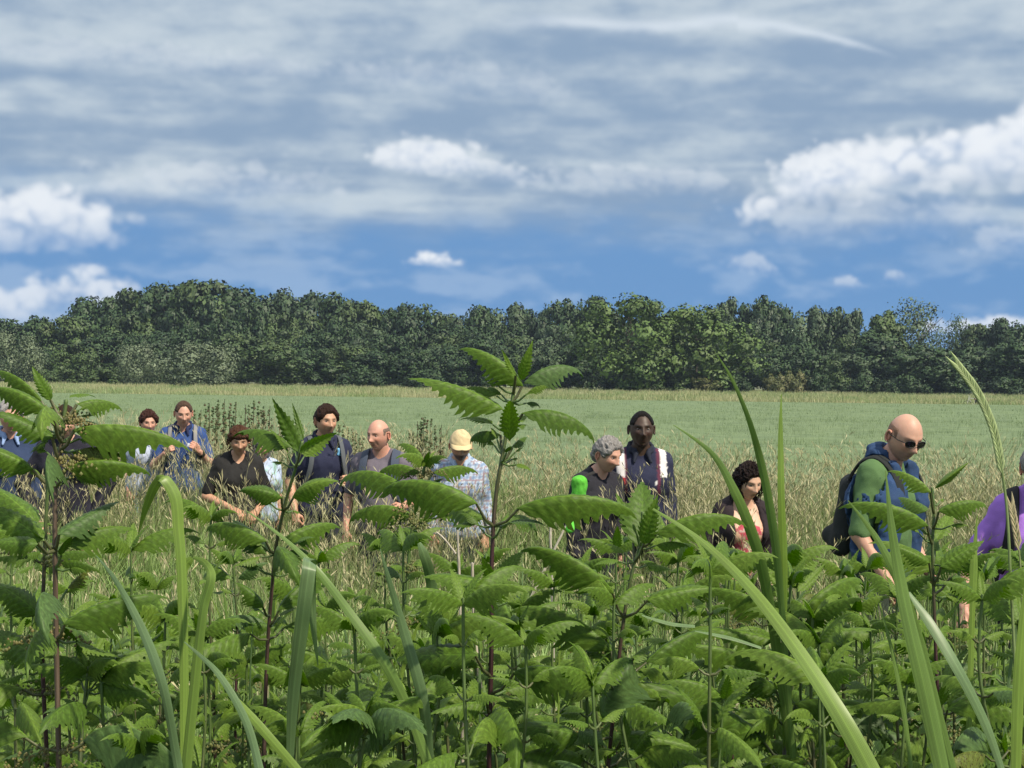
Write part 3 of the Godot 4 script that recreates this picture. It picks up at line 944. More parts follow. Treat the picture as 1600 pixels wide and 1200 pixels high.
# ---------------------------------------------------------------- bodies: smooth joined capsules, meshed by surface nets
# prims: [a, b, radius at a, radius at b, blend]; carves are capsules taken away; cuts are planes [normal, point]
func sdf(mb: MB, prims: Array, cell: float, carves: Array, cuts: Array, wrinkle: float, colf: Callable) -> void:
	var lo := Vector3(1e9, 1e9, 1e9)
	var hi := -lo
	for q in prims:
		var m: float = maxf(q[2], q[3]) + q[4] * 0.5 + cell * 3.0
		lo = lo.min((q[0] as Vector3).min(q[1]) - Vector3.ONE * m)
		hi = hi.max((q[0] as Vector3).max(q[1]) + Vector3.ONE * m)
	var nx := int((hi.x - lo.x) / cell) + 2
	var ny := int((hi.y - lo.y) / cell) + 2
	var nz := int((hi.z - lo.z) / cell) + 2
	var f := PackedFloat32Array()
	f.resize(nx * ny * nz)
	f.fill(1.0)
	for q in prims:
		var a: Vector3 = q[0]
		var b: Vector3 = q[1]
		var ra: float = q[2]
		var rb: float = q[3]
		var kk: float = maxf(q[4], 0.0005)
		var m := maxf(ra, rb) + kk + cell * 2.0
		var i0 := ((a.min(b) - Vector3.ONE * m - lo) / cell).floor()
		var i1 := ((a.max(b) + Vector3.ONE * m - lo) / cell).ceil()
		var ba := b - a
		var l2 := maxf(ba.length_squared(), 1e-9)
		for k in range(maxi(0, int(i0.z)), mini(nz - 1, int(i1.z)) + 1):
			for j in range(maxi(0, int(i0.y)), mini(ny - 1, int(i1.y)) + 1):
				var row := (k * ny + j) * nx
				for i in range(maxi(0, int(i0.x)), mini(nx - 1, int(i1.x)) + 1):
					var p := lo + Vector3(i, j, k) * cell - a
					var t := clampf(p.dot(ba) / l2, 0.0, 1.0)
					var d := (p - ba * t).length() - ra - (rb - ra) * t
					var e := f[row + i]
					var h := maxf(kk - absf(d - e), 0.0) / kk
					f[row + i] = minf(d, e) - h * h * kk * 0.25
	for q in carves:
		var a: Vector3 = q[0]
		var b: Vector3 = q[1]
		var ra: float = q[2]
		var rb: float = q[3]
		var m := maxf(ra, rb) + cell * 2.0
		var i0 := ((a.min(b) - Vector3.ONE * m - lo) / cell).floor()
		var i1 := ((a.max(b) + Vector3.ONE * m - lo) / cell).ceil()
		var ba := b - a
		var l2 := maxf(ba.length_squared(), 1e-9)
		for k in range(maxi(0, int(i0.z)), mini(nz - 1, int(i1.z)) + 1):
			for j in range(maxi(0, int(i0.y)), mini(ny - 1, int(i1.y)) + 1):
				for i in range(maxi(0, int(i0.x)), mini(nx - 1, int(i1.x)) + 1):
					var p := lo + Vector3(i, j, k) * cell - a
					var t := clampf(p.dot(ba) / l2, 0.0, 1.0)
					var d := ra + (rb - ra) * t - (p - ba * t).length()
					var n := (k * ny + j) * nx + i
					f[n] = maxf(f[n], d)
	if wrinkle > 0.0 or cuts.size():
		for k in nz:
			for j in ny:
				var row := (k * ny + j) * nx
				for i in nx:
					var e := f[row + i]
					if e > cell * 4.0: continue
					var p := lo + Vector3(i, j, k) * cell
					if wrinkle > 0.0 and absf(e) < 0.04:
						e += wrinkle * (wob.get_noise_3d(p.x * 9.0, p.y * 6.0, p.z * 9.0) + 0.6 * wob.get_noise_3d(p.x * 16.0 + p.y * 8.0, p.y * 14.0, p.z * 16.0))
					for q in cuts: e = maxf(e, (p - (q[1] as Vector3)).dot(q[0]))
					f[row + i] = e
	# surface nets
	var id := PackedInt32Array()
	id.resize(f.size())
	id.fill(-1)
	var sx := 1
	var sy := nx
	var sz := nx * ny
	for k in nz - 1:
		for j in ny - 1:
			var row := (k * ny + j) * nx
			for i in nx - 1:
				var n := row + i
				var f0 := f[n]
				if f0 > cell * 3.0 or f0 < -cell * 3.0: continue
				var inside := 0
				for q in 8:
					if f[n + (q & 1) * sx + ((q >> 1) & 1) * sy + (q >> 2) * sz] < 0.0: inside += 1
				if inside == 0 or inside == 8: continue
				var sum := Vector3.ZERO
				var cnt := 0
				for q in 12:
					var ax := q >> 2
					var u := q & 1
					var w := (q >> 1) & 1
					var o := Vector3(0, u, w) if ax == 0 else (Vector3(u, 0, w) if ax == 1 else Vector3(u, w, 0))
					var n0 := n + int(o.x) * sx + int(o.y) * sy + int(o.z) * sz
					var n1 := n0 + (sx if ax == 0 else (sy if ax == 1 else sz))
					var g0 := f[n0]
					var g1 := f[n1]
					if (g0 < 0.0) == (g1 < 0.0): continue
					o[ax] += g0 / (g0 - g1)
					sum += o
					cnt += 1
				var p := lo + (Vector3(i, j, k) + sum / cnt) * cell
				id[n] = mb.add(p, Vector2(p.x, p.y), colf.call(p))
	for k in range(1, nz - 1):
		for j in range(1, ny - 1):
			var row := (k * ny + j) * nx
			for i in range(1, nx - 1):
				var n := row + i
				if id[n] < 0: continue
				var s0 := f[n] < 0.0
				if s0 != (f[n + sx] < 0.0):
					var a := id[n - sy - sz]; var b := id[n - sz]; var c := id[n]; var d := id[n - sy]
					if a >= 0 and b >= 0 and c >= 0 and d >= 0:
						if s0: mb.quad(a, d, c, b)
						else: mb.quad(a, b, c, d)
				if s0 != (f[n + sy] < 0.0):
					var a := id[n - sx - sz]; var b := id[n - sz]; var c := id[n]; var d := id[n - sx]
					if a >= 0 and b >= 0 and c >= 0 and d >= 0:
						if s0: mb.quad(a, b, c, d)
						else: mb.quad(a, d, c, b)
				if s0 != (f[n + sz] < 0.0):
					var a := id[n - sx - sy]; var b := id[n - sy]; var c := id[n]; var d := id[n - sx]
					if a >= 0 and b >= 0 and c >= 0 and d >= 0:
						if s0: mb.quad(a, d, c, b)
						else: mb.quad(a, b, c, d)

# ---------------------------------------------------------------- heads
func g2(x: float, y: float, cx: float, cy: float, sx: float, sy: float) -> float:
	return exp(-pow((x - cx) / sx, 2.0) - pow((y - cy) / sy, 2.0))

# where the head's surface lies in the direction (th from the crown, ph from the face)
func head_point(th: float, ph: float, h: Dictionary) -> Vector3:
	var u := Vector3(sin(th) * sin(ph), cos(th), sin(th) * cos(ph))
	var p := Vector3(u.x * 0.076, u.y * 0.118, u.z * 0.097)
	var dn := clampf(-u.y, 0.0, 1.0)
	p.x *= 1.0 - (0.20 - 0.08 * h.get("jaw", 0.0)) * smoothstep(0.15, 0.95, dn)
	if u.z < 0.0: p.z *= 1.0 - 0.42 * smoothstep(0.1, 0.9, dn)
	p.z += 0.006 * smoothstep(0.5, 0.95, dn) * smoothstep(0.0, 0.6, u.z)
	if u.y > 0.0: p.x *= 1.0 + 0.05 * sin(PI * u.y)
	if u.z > 0.15:
		var w := smoothstep(0.15, 0.5, u.z)
		var x := p.x
		var y := p.y
		var ax := absf(x)
		var z := 0.0
		z += 0.024 * g2(x, y, 0, -0.024, 0.013, 0.013) + 0.014 * g2(x, y, 0, -0.004, 0.009, 0.024)
		z += 0.010 * g2(ax, y, 0.013, -0.028, 0.008, 0.008)
		z -= 0.011 * g2(ax, y, 0.031, 0.012, 0.017, 0.010)
		z += 0.006 * g2(ax, y, 0.026, 0.034, 0.024, 0.009)
		z += 0.006 * g2(ax, y, 0.044, -0.018, 0.020, 0.018)
		z += 0.006 * g2(x, y, 0, -0.056, 0.020, 0.006) + 0.006 * g2(x, y, 0, -0.069, 0.018, 0.007) - 0.005 * g2(x, y, 0, -0.0625, 0.024, 0.003)
		z += 0.008 * g2(x, y, 0, -0.096, 0.020, 0.014) - 0.004 * g2(x, y, 0, -0.081, 0.020, 0.006)
		z -= 0.004 * g2(ax, y, 0.034, -0.05, 0.006, 0.022)
		p.z += z * w
	return p

func head_color(p: Vector3, u: Vector3, h: Dictionary) -> Color:
	var skin: Color = h.skin
	var c := skin
	if u.z > 0.0:
		var ax := absf(p.x)
		c = c.lerp(skin * Color(1.05, 0.72, 0.68), 0.55 * g2(ax, p.y, 0.042, -0.022, 0.020, 0.018) + 0.2 * g2(p.x, p.y, 0, -0.024, 0.013, 0.013))
		c = c.lerp(skin * Color(0.80, 0.50, 0.48), 0.6 * g2(p.x, p.y, 0, -0.0625, 0.024, 0.011))
		c = c.lerp(skin * 0.35, 0.5 * g2(p.x, p.y, 0, -0.0625, 0.020, 0.0028))
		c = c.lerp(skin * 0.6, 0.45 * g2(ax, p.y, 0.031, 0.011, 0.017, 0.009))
		c = c.lerp(h.get("brow", skin * 0.3), 0.85 * g2(ax, p.y, 0.031, 0.031, 0.017, 0.005))
		c = c.lerp(skin * 0.35, 0.5 * g2(ax, p.y, 0.007, -0.037, 0.004, 0.003))
		if h.has("stubble"):
			var s := smoothstep(-0.035, -0.06, p.y) * smoothstep(-0.125, -0.08, p.y) + 0.7 * g2(p.x, p.y, 0, -0.046, 0.026, 0.006)
			c = c.lerp(h.stubble, h.get("beard", 0.35) * clampf(s, 0.0, 1.0))
	c = c * (1.0 + 0.10 * wob.get_noise_3d(p.x * 45.0, p.y * 45.0, p.z * 45.0) + 0.05 * wob.get_noise_3d(p.x * 140.0, p.y * 140.0, p.z * 140.0))
	c.a = 1.0
	return c

func ph_of(k: int, cols: int) -> float:
	var w := -PI + TAU * k / cols
	return w - 0.52 * sin(w)

func add_head(mb: MB, xf: Transform3D, h: Dictionary) -> void:
	var rows := 46
	var cols := 52
	var first := mb.v.size()
	for i in rows + 1:
		var th := PI * i / rows
		for k in cols:
			var ph := ph_of(k, cols)
			var p := head_point(th, ph, h)
			mb.add(xf * p, Vector2(p.x, p.y), head_color(p, Vector3(sin(th) * sin(ph), cos(th), sin(th) * cos(ph)), h))
	for i in rows:
		for k in cols:
			var k2 := (k + 1) % cols
			mb.quad(first + i * cols + k, first + (i + 1) * cols + k, first + (i + 1) * cols + k2, first + i * cols + k2)
	for s in [-1.0, 1.0]:
		# ears: a bent rim round a shallow bowl
		var rim := PackedVector3Array()
		for k in 9:
			var a := lerpf(-1.9, 2.2, k / 8.0)
			rim.append(xf * Vector3(s * (0.078 + 0.010 * cos(a * 0.5)), -0.002 + 0.028 * sin(a), -0.012 - 0.016 * cos(a)))
		mb.tube(rim, PackedFloat32Array([0.005, 0.006, 0.006, 0.006, 0.006, 0.006, 0.006, 0.006, 0.005]), 6, h.skin * Color(1.0, 0.85, 0.82))
		var e0 := mb.v.size()
		mb.blob(Vector3(0, 0, 0), Vector3(0.005, 0.026, 0.014), 6, 8, h.skin * Color(0.9, 0.72, 0.70))
		for i in range(e0, mb.v.size()): mb.v[i] = xf * (mb.v[i] + Vector3(s * 0.080, -0.002, -0.014))
		# eyes
		var open: float = h.get("eyes", 1.0)
		if open > 0.0:
			var n0 := mb.v.size()
			mb.blob(Vector3.ZERO, Vector3(0.0115, 0.0075 * open, 0.008), 8, 10, Color(0.30, 0.28, 0.26).lerp(h.skin, 0.35))
			for i in range(n0, mb.v.size()):
				var q: Vector3 = mb.v[i]
				if q.z > 0.003 and absf(q.x + s * 0.001) < 0.0055: mb.c[i] = Color(0.02, 0.015, 0.012)
				mb.v[i] = xf * (q + Vector3(s * 0.031, 0.0105, head_point(1.47, s * 0.36, h).z - 0.0035))

# hair as a shell over the skull; line(ph) is the height on the head down to which it grows
func hair_mesh(xf: Transform3D, h: Dictionary) -> ArrayMesh:
	var mb := MB.new()
	var rows := 50
	var cols := 56
	var style: String = h.hair
	var col: Color = h.hair_col
	var thick: float = h.get("hair_thick", 0.011)
	for i in rows + 1:
		var th := PI * i / rows
		for k in cols:
			var ph := ph_of(k, cols)
			var p := head_point(th, ph, h)
			var f := absf(ph)
			var line := lerpf(0.062, 0.018, smoothstep(0.35, 0.95, f))
			line = lerpf(line, -0.012, smoothstep(0.95, 1.25, f))
			line = lerpf(line, 0.02, g2(f, 0, 1.62, 0, 0.2, 1.0))
			line = lerpf(line, -0.075, smoothstep(1.9, 2.4, f))
			if style == "long": line = lerpf(line, -0.15, smoothstep(1.15, 1.6, f))
			if style == "fringe": line = lerpf(0.036, line, smoothstep(0.5, 1.1, f))
			if style == "receding": line = maxf(lerpf(0.080, line, smoothstep(0.3, 1.0, f)), lerpf(0.022, -0.10, smoothstep(1.75, 2.3, f)))
			var m: float = smoothstep(0.0, 0.020, p.y - line + 0.006 * wob.get_noise_2d(ph * 14.0, 3.0))
			if style == "bald": m *= smoothstep(0.075, 0.045, p.y) * smoothstep(1.0, 1.3, f)
			var nz := wob.get_noise_3d(p.x * 60.0, p.y * 60.0, p.z * 60.0)
			var nf := wob.get_noise_3d(p.x * 150.0, p.y * 90.0, p.z * 150.0)
			var curl: float = h.get("curl", 0.25)
			var off := lerpf(-0.007, thick * (1.0 + curl * 1.6 * nz + 0.4 * nf + 0.35 * wob.get_noise_2d(ph * 38.0, th * 3.0)), m)
			var q := p + Vector3(p.x * 1.2, p.y, p.z).normalized() * off
			if style == "long" and f > 1.0 and p.y < -0.02: q += Vector3(signf(p.x) * 0.012, -0.02, -0.01) * smoothstep(-0.02, -0.08, p.y)
			var strand := wob.get_noise_2d(ph * 38.0 + 3.0 * nz, th * 3.0)
			var cc := col * clampf(1.0 + 0.55 * strand + 0.35 * nf + 0.25 * nz, 0.3, 2.2)
			if h.has("grey"): cc = cc.lerp(h.grey, clampf(0.5 + 0.9 * nf + 0.4 * nz, 0.0, 1.0) * 0.8)
			cc.a = 1.0
			mb.add(xf * q, Vector2(p.x, p.y), cc)
	for i in rows:
		for k in cols:
			var k2 := (k + 1) % cols
			mb.quad(i * cols + k, (i + 1) * cols + k, (i + 1) * cols + k2, i * cols + k2)
	if style == "long" or h.has("locks"):
		var r := RandomNumberGenerator.new()
		r.seed = 5
		for k in int(h.get("locks", 70)):
			var ph := r.randf_range(0.7, PI) * (1.0 if r.randf() < 0.5 else -1.0)
			var th := r.randf_range(0.5, 2.0)
			if absf(ph) < 1.2 and th > 0.95: th = r.randf_range(0.4, 0.9)
			var p := head_point(th, ph, h)
			var o := p.normalized()
			var pts := PackedVector3Array()
			var rad := PackedFloat32Array()
			var ln: float = h.get("lock_len", 0.07) * r.randf_range(0.6, 1.3)
			for j in 7:
				var t := j / 6.0
				var sp := t * 9.0 + k
				pts.append(xf * (p + o * (thick * 0.8 + 0.012 * sin(t * 2.5)) + Vector3(cos(sp) * 0.009, -ln * t * t, sin(sp) * 0.009)))
				rad.append(0.0065 * (1.0 - 0.7 * t))
			mb.tube(pts, rad, 5, col * r.randf_range(0.7, 1.4))
	return mb.mesh()

# a hand: palm, four fingers bent at two joints, a thumb from the side; grip 0 open .. 1 fist
func hand_prims(wrist: Vector3, along: Vector3, palm: Vector3, side: float, grip: float) -> Array:
	var z := along.normalized()
	var n := (palm - z * palm.dot(z)).normalized()       # the way the palm faces
	var x := z.cross(n) * side                             # towards the thumb
	var out := []
	var c := wrist + z * 0.05
	for k in 3:
		var o := x * (0.024 - 0.024 * k)
		out.append([wrist + z * 0.008 + o * 0.6, c + z * 0.04 + o, 0.016, 0.014, 0.012])
	for k in 4:
		var ln: float = [0.070, 0.078, 0.072, 0.056][k]
		var a := c + z * 0.043 + x * (0.030 - 0.020 * k)
		var bend := 0.25 + 1.3 * grip
		var d1 := z.rotated(x.normalized() * side, bend * 0.7 * side) if false else (z * cos(bend * 0.75) + n * sin(bend * 0.75))
		var d2 := z * cos(bend * 1.7) + n * sin(bend * 1.7)
		var b := a + d1 * ln * 0.52
		out.append([a, b, 0.0092, 0.0085, 0.004])
		out.append([b, b + d2 * ln * 0.55, 0.0085, 0.007, 0.003])
	var t0 := wrist + z * 0.03 + x * 0.026
	var t1 := t0 + (z * 0.75 + x * 0.55 + n * (0.25 + 0.5 * grip)).normalized() * 0.036
	out.append([t0, t1, 0.0125, 0.0105, 0.008])
	out.append([t1, t1 + (z * 0.8 + n * (0.3 + 0.7 * grip) - x * 0.25 * grip).normalized() * 0.032, 0.0105, 0.008, 0.004])
	return out

# ---------------------------------------------------------------- a person
func person(p: Dictionary) -> Node3D:
	var wide: float = p.get("wide", 1.0) * 0.9
	var female: bool = p.get("female", false)
	var belly: float = p.get("belly", 0.0)
	var lean: float = p.get("lean", 0.04)
	var hip := Vector3(0, 0.95, 0)
	var R := Basis(Vector3.RIGHT, lean)
	var L := func(v: Vector3) -> Vector3: return hip + R * (v - hip)
	var hb := R * Basis.from_euler(Vector3(p.get("pitch", 0.1), p.get("turn", 0.0), p.get("tilt", 0.0)))
	var neck_top: Vector3 = L.call(Vector3(0, 1.515, 0.012)) + Vector3(0, -0.02, 0.03) * maxf(0.0, p.get("pitch", 0.1))
	var hx := Transform3D(hb, neck_top + hb * Vector3(0, 0.108, 0.022))
	var top_local := -1e9
	for th in [0.0, 0.25, 0.5]:
		for ph in [0.0, PI]:
			top_local = maxf(top_local, (hx * head_point(th, ph, {})).y)
	top_local += p.head.get("hair_thick", 0.011) * (0.0 if p.head.hair == "bald" else 0.9)
	var head_top := W(p.px, p.top, p.d)
	var root_at := Vector3(head_top.x, ground_y(head_top.x, head_top.z), head_top.z)
	var s: float = (head_top.y - root_at.y) / top_local
	if p.has("drop"): root_at.y -= p.drop
	var root := thing("person", p.label, "person", root_at, "walkers on the meadow path")
	if p.has("group"): root.set_meta("group", p.group)
	root.rotation.y = p.get("yaw", 0.0)
	root.scale = Vector3.ONE * s
	# the head's own offset from the root is taken out, so that the head stands at its pixel
	var off := root.basis * Vector3(hx.origin.x, 0, hx.origin.z)
	root.position -= Vector3(off.x, 0, off.z)

	var sw := 0.168 * wide * (0.9 if female else 1.0)
	var dflt_e := [Vector3(-sw - 0.05, 1.14, -0.03), Vector3(sw + 0.05, 1.14, -0.03)]
	var dflt_w := [Vector3(-sw - 0.05, 0.90, 0.08), Vector3(sw + 0.05, 0.90, 0.08)]
	var el: Array = p.get("elbows", dflt_e)
	var wr: Array = p.get("wrists", dflt_w)
	var E: Array = [L.call(el[0]), L.call(el[1])]
	var Wr: Array = [L.call(wr[0]), L.call(wr[1])]
	var S: Array = [L.call(Vector3(-sw, 1.405, -0.01)), L.call(Vector3(sw, 1.405, -0.01))]
	var torso := []
	var k := 0.05
	torso.append([Vector3(-0.075 * wide, 0.94, 0), Vector3(0.075 * wide, 0.94, 0), 0.118, 0.118, k])
	torso.append([L.call(Vector3(-0.055 * wide, 1.08, 0)), L.call(Vector3(0.055 * wide, 1.08, 0)), 0.108 if not female else 0.098, 0.108 if not female else 0.098, k])
	torso.append([L.call(Vector3(0, 0.96, 0.01)), L.call(Vector3(0, 1.26, 0.0)), 0.115, 0.125, k])
	torso.append([L.call(Vector3(-0.085 * wide, 1.28, 0)), L.call(Vector3(0.085 * wide, 1.28, 0)), 0.118, 0.118, k])
	torso.append([L.call(Vector3(-0.13 * wide, 1.375, -0.015)), L.call(Vector3(0.13 * wide, 1.375, -0.015)), 0.078, 0.078, k])
	for q in [-1.0, 1.0]:
		torso.append([L.call(Vector3(0.02 * q, 1.475, -0.025)), L.call(Vector3(q * (sw - 0.02), 1.415, -0.012)), 0.050, 0.052, 0.04])
		if female: torso.append([L.call(Vector3(q * 0.07, 1.265, 0.075)), L.call(Vector3(q * 0.07, 1.26, 0.085)), 0.066, 0.062, 0.05])
	if belly > 0.0: torso.append([L.call(Vector3(0, 1.05, 0.05)), L.call(Vector3(0, 1.12, 0.05)), 0.11 + belly, 0.10 + belly, 0.06])
	var body := torso.duplicate()
	body.append([L.call(Vector3(0, 1.40, -0.02)), hx * Vector3(0, -0.085, -0.022), 0.060, 0.054 if not female else 0.047, 0.03])
	for q in 2:
		body.append([S[q], E[q], 0.052 * (0.88 if female else 1.0), 0.040, 0.03])
		body.append([E[q], Wr[q], 0.041, 0.027, 0.012])
		var sg := -1.0 if q == 0 else 1.0
		body.append([Vector3(sg * 0.09, 0.92, 0), Vector3(sg * 0.10, 0.50, 0.02), 0.088, 0.056, 0.03])
		body.append([Vector3(sg * 0.10, 0.50, 0.02), Vector3(sg * 0.10, 0.08, -0.02), 0.057, 0.038, 0.02])
		body.append([Vector3(sg * 0.10, 0.045, -0.03), Vector3(sg * 0.11, 0.035, 0.13), 0.040, 0.032, 0.02])
	var h: Dictionary = p.head
	var skin: Color = h.skin
	var bm := MB.new()
	var fine: float = p.get("cell", 0.013)
	sdf(bm, body, fine, [], [], 0.0, func(_q): return skin * Color(1, 0.97, 0.96))
	add_head(bm, hx, h)
	for q in 2:
		var sg := -1.0 if q == 0 else 1.0
		var along: Vector3 = (Wr[q] - E[q]).normalized()
		var palm: Vector3 = p.get("palms", [Vector3(0.6, 0, -0.6), Vector3(-0.6, 0, -0.6)])[q]
		if absf(palm.normalized().dot(along)) > 0.9: palm = Vector3(-sg, 0.3, 0)
		sdf(bm, hand_prims(Wr[q], along, palm, -sg, p.get("grip", 0.45)), 0.0055, [], [], 0.0, func(_q): return skin * Color(1, 0.92, 0.9))
	obj("body", bm.mesh(), mats.skin, root)
	if h.hair != "none": obj("hair", hair_mesh(hx, h), mats.hair, root)

	# clothes follow the body
	var shirt := []
	for q in torso: shirt.append([q[0], q[1], q[2] + 0.014, q[3] + 0.014, q[4]])
	if p.has("loose"): shirt.append([L.call(Vector3(-0.09 * wide, 1.0, 0)), L.call(Vector3(0.09 * wide, 1.0, 0)), 0.135, 0.135, 0.08])
	var sleeve: float = p.get("sleeve", 0.75)
	for q in 2:
		var e2: Vector3 = S[q].lerp(E[q], minf(sleeve, 1.0))
		shirt.append([S[q], e2, 0.064 * (0.9 if female else 1.0), 0.057 if sleeve < 1.0 else 0.052, 0.035])
		if sleeve > 1.0:
			shirt.append([E[q], E[q].lerp(Wr[q], minf(sleeve - 1.0, 0.97)), 0.054, 0.042, 0.02])
	var carves: Array = []
	for q in p.get("carves", []): carves.append([L.call(q[0]), L.call(q[1]), q[2], q[3]])
	carves.append([L.call(Vector3(0, 1.515, 0.0)), L.call(Vector3(0, 1.56, 0.02)), 0.060, 0.07])
	for q in 2:
		if sleeve < 1.0: carves.append([S[q].lerp(E[q], sleeve + 0.30), S[q].lerp(E[q], sleeve + 0.75), 0.064, 0.064])
	var paint: Callable = p.get("paint", func(_q): return p.shirt)
	var unl := R.inverse()
	var sm := MB.new()
	sdf(sm, shirt, fine, carves, [[Vector3.DOWN, Vector3(0, p.get("hem", 0.86), 0)]], 0.010, func(q: Vector3) -> Color: return paint.call(hip + unl * (q - hip)))
	obj("jacket" if p.get("coat", false) else "shirt", sm.mesh(), mats.cloth, root)
	if p.get("collar", false):
		var cm := MB.new()
		var ring := []
		for j in 11:
			var a := lerpf(0.55, TAU - 0.55, j / 10.0)
			var b := lerpf(0.55, TAU - 0.55, minf(j + 1, 10) / 10.0)
			var up := func(w: float) -> Vector3: return L.call(Vector3(sin(w) * 0.078, 1.492 - 0.028 * cos(w), -0.004 + cos(w) * 0.074))
			ring.append([up.call(a), up.call(b), 0.0145, 0.0145, 0.01])
			ring.append([up.call(a) + Vector3(0, 0.022, -0.004), up.call(b) + Vector3(0, 0.022, -0.004), 0.010, 0.010, 0.01])
		for q in [-1.0, 1.0]:
			ring.append([L.call(Vector3(q * 0.040, 1.465, 0.062)), L.call(Vector3(q * 0.055, 1.415, 0.098)), 0.017, 0.010, 0.01])
		sdf(cm, ring, 0.008, [], [], 0.0, func(_q): return p.get("collar_col", p.shirt))
		obj("collar", cm.mesh(), mats.cloth, root)
	var tr := []
	tr.append([Vector3(-0.075 * wide, 0.94, 0), Vector3(0.075 * wide, 0.94, 0), 0.127, 0.127, 0.05])
	for q in [-1.0, 1.0]:
		tr.append([Vector3(q * 0.09, 0.92, 0), Vector3(q * 0.10, 0.50, 0.02), 0.098, 0.070, 0.03])
		tr.append([Vector3(q * 0.10, 0.50, 0.02), Vector3(q * 0.10, 0.10, -0.02), 0.070, 0.062, 0.03])
	var tm := MB.new()
	var pants: Color = p.get("pants", Color(0.03, 0.035, 0.045))
	sdf(tm, tr, 0.018, [], [[Vector3.UP, Vector3(0, 1.0, 0)]], 0.010, func(_q): return pants)
	obj("trousers", tm.mesh(), mats.cloth, root)
	root.set_meta("frame", [hx, L, E, Wr, S])
	return root

func hx_of(o: Node3D) -> Transform3D: return o.get_meta("frame")[0]

# a flat band laid over points, with thickness
func band(pts: PackedVector3Array, out_dirs: PackedVector3Array, half: float, thick: float, col: Color) -> ArrayMesh:
	var mb := MB.new()
	var n := pts.size()
	for i in n:
		var t := (pts[mini(i + 1, n - 1)] - pts[maxi(i - 1, 0)]).normalized()
		var o := (out_dirs[i] - t * out_dirs[i].dot(t)).normalized()
		var x := t.cross(o)
		for c in [[-1, 0], [-0.85, 1], [0.85, 1], [1, 0], [0, -0.3]]:
			mb.add(pts[i] + x * half * c[0] + o * thick * c[1], Vector2(c[0], i), col)
	for i in n - 1:
		for k in 5: mb.quad(i * 5 + k, i * 5 + (k + 1) % 5, (i + 1) * 5 + (k + 1) % 5, (i + 1) * 5 + k)
	return mb.mesh()

# a rucksack on someone's back: bag and two shoulder straps
func rucksack(of: Node3D, label: String, col: Color, strap_col: Color, size := Vector3(0.15, 0.23, 0.09), out := 0.018, half := 0.026, fat := 1.0) -> void:
	var L: Callable = of.get_meta("frame")[1]
	var t := thing("backpack", label, "backpack", of.position, "backpacks worn by the walkers")
	t.rotation = of.rotation
	t.scale = of.scale
	var bag := []
	for zz in 2:
		for sx in [-1.0, 1.0]:
			bag.append([L.call(Vector3(sx * size.x * 0.62, 1.18 - size.y * 0.75, -0.12 - 0.065 * fat - size.z * 0.7 * zz)), L.call(Vector3(sx * size.x * 0.5, 1.18 + size.y * 0.72, -0.11 - 0.065 * fat - size.z * 0.45 * zz)), 0.078 * fat, 0.066 * fat, 0.09 * fat])
	bag.append([L.call(Vector3(0, 1.18 - size.y * 0.7, -0.2)), L.call(Vector3(0, 1.18 + size.y * 0.75, -0.2)), 0.09 * fat, 0.08 * fat, 0.09 * fat])
	bag.append([L.call(Vector3(-size.x * 0.4, 1.06, -0.23 - size.z)), L.call(Vector3(size.x * 0.4, 1.06, -0.23 - size.z)), 0.05, 0.05, 0.04])
	var mb := MB.new()
	sdf(mb, bag, 0.016, [], [], 0.008, func(_q): return col)
	obj("bag", mb.mesh(), mats.cloth, t)
	for s in [-1.0, 1.0]:
		var ctrl := PackedVector3Array()
		for c in [[0.105, 1.36, -0.135], [0.105, 1.455, -0.075], [0.108, 1.478, -0.01], [0.110, 1.425, 0.078], [0.118, 1.33, 0.126], [0.135, 1.22, 0.122], [0.16, 1.12, 0.075]]:
			ctrl.append(Vector3(s * c[0], c[1], c[2]))
		var pts := PackedVector3Array()
		var dirs := PackedVector3Array()
		for q in smooth_path(ctrl, 4):
			var axis := Vector3(s * 0.06, minf(q.y, 1.36), -0.01)
			var o := (q - axis).normalized()
			pts.append(L.call(q + o * out))
			dirs.append((L.call(q + o) - L.call(q)).normalized())
		obj("strap", band(pts, dirs, half, 0.012, strap_col), mats.cloth, t)

func stripes(a: Color, b: Color, c: Color) -> Callable:      # woven checks
	return func(q: Vector3) -> Color:
		var u := fposmod(q.x * 22.0 + q.z * 9.0, 1.0)
		var v := fposmod(q.y * 22.0, 1.0)
		var col := a
		if u < 0.34: col = col.lerp(b, 0.6)
		if v < 0.34: col = col.lerp(b, 0.6)
		if absf(u - 0.7) < 0.07 or absf(v - 0.7) < 0.07: col = c
		return col

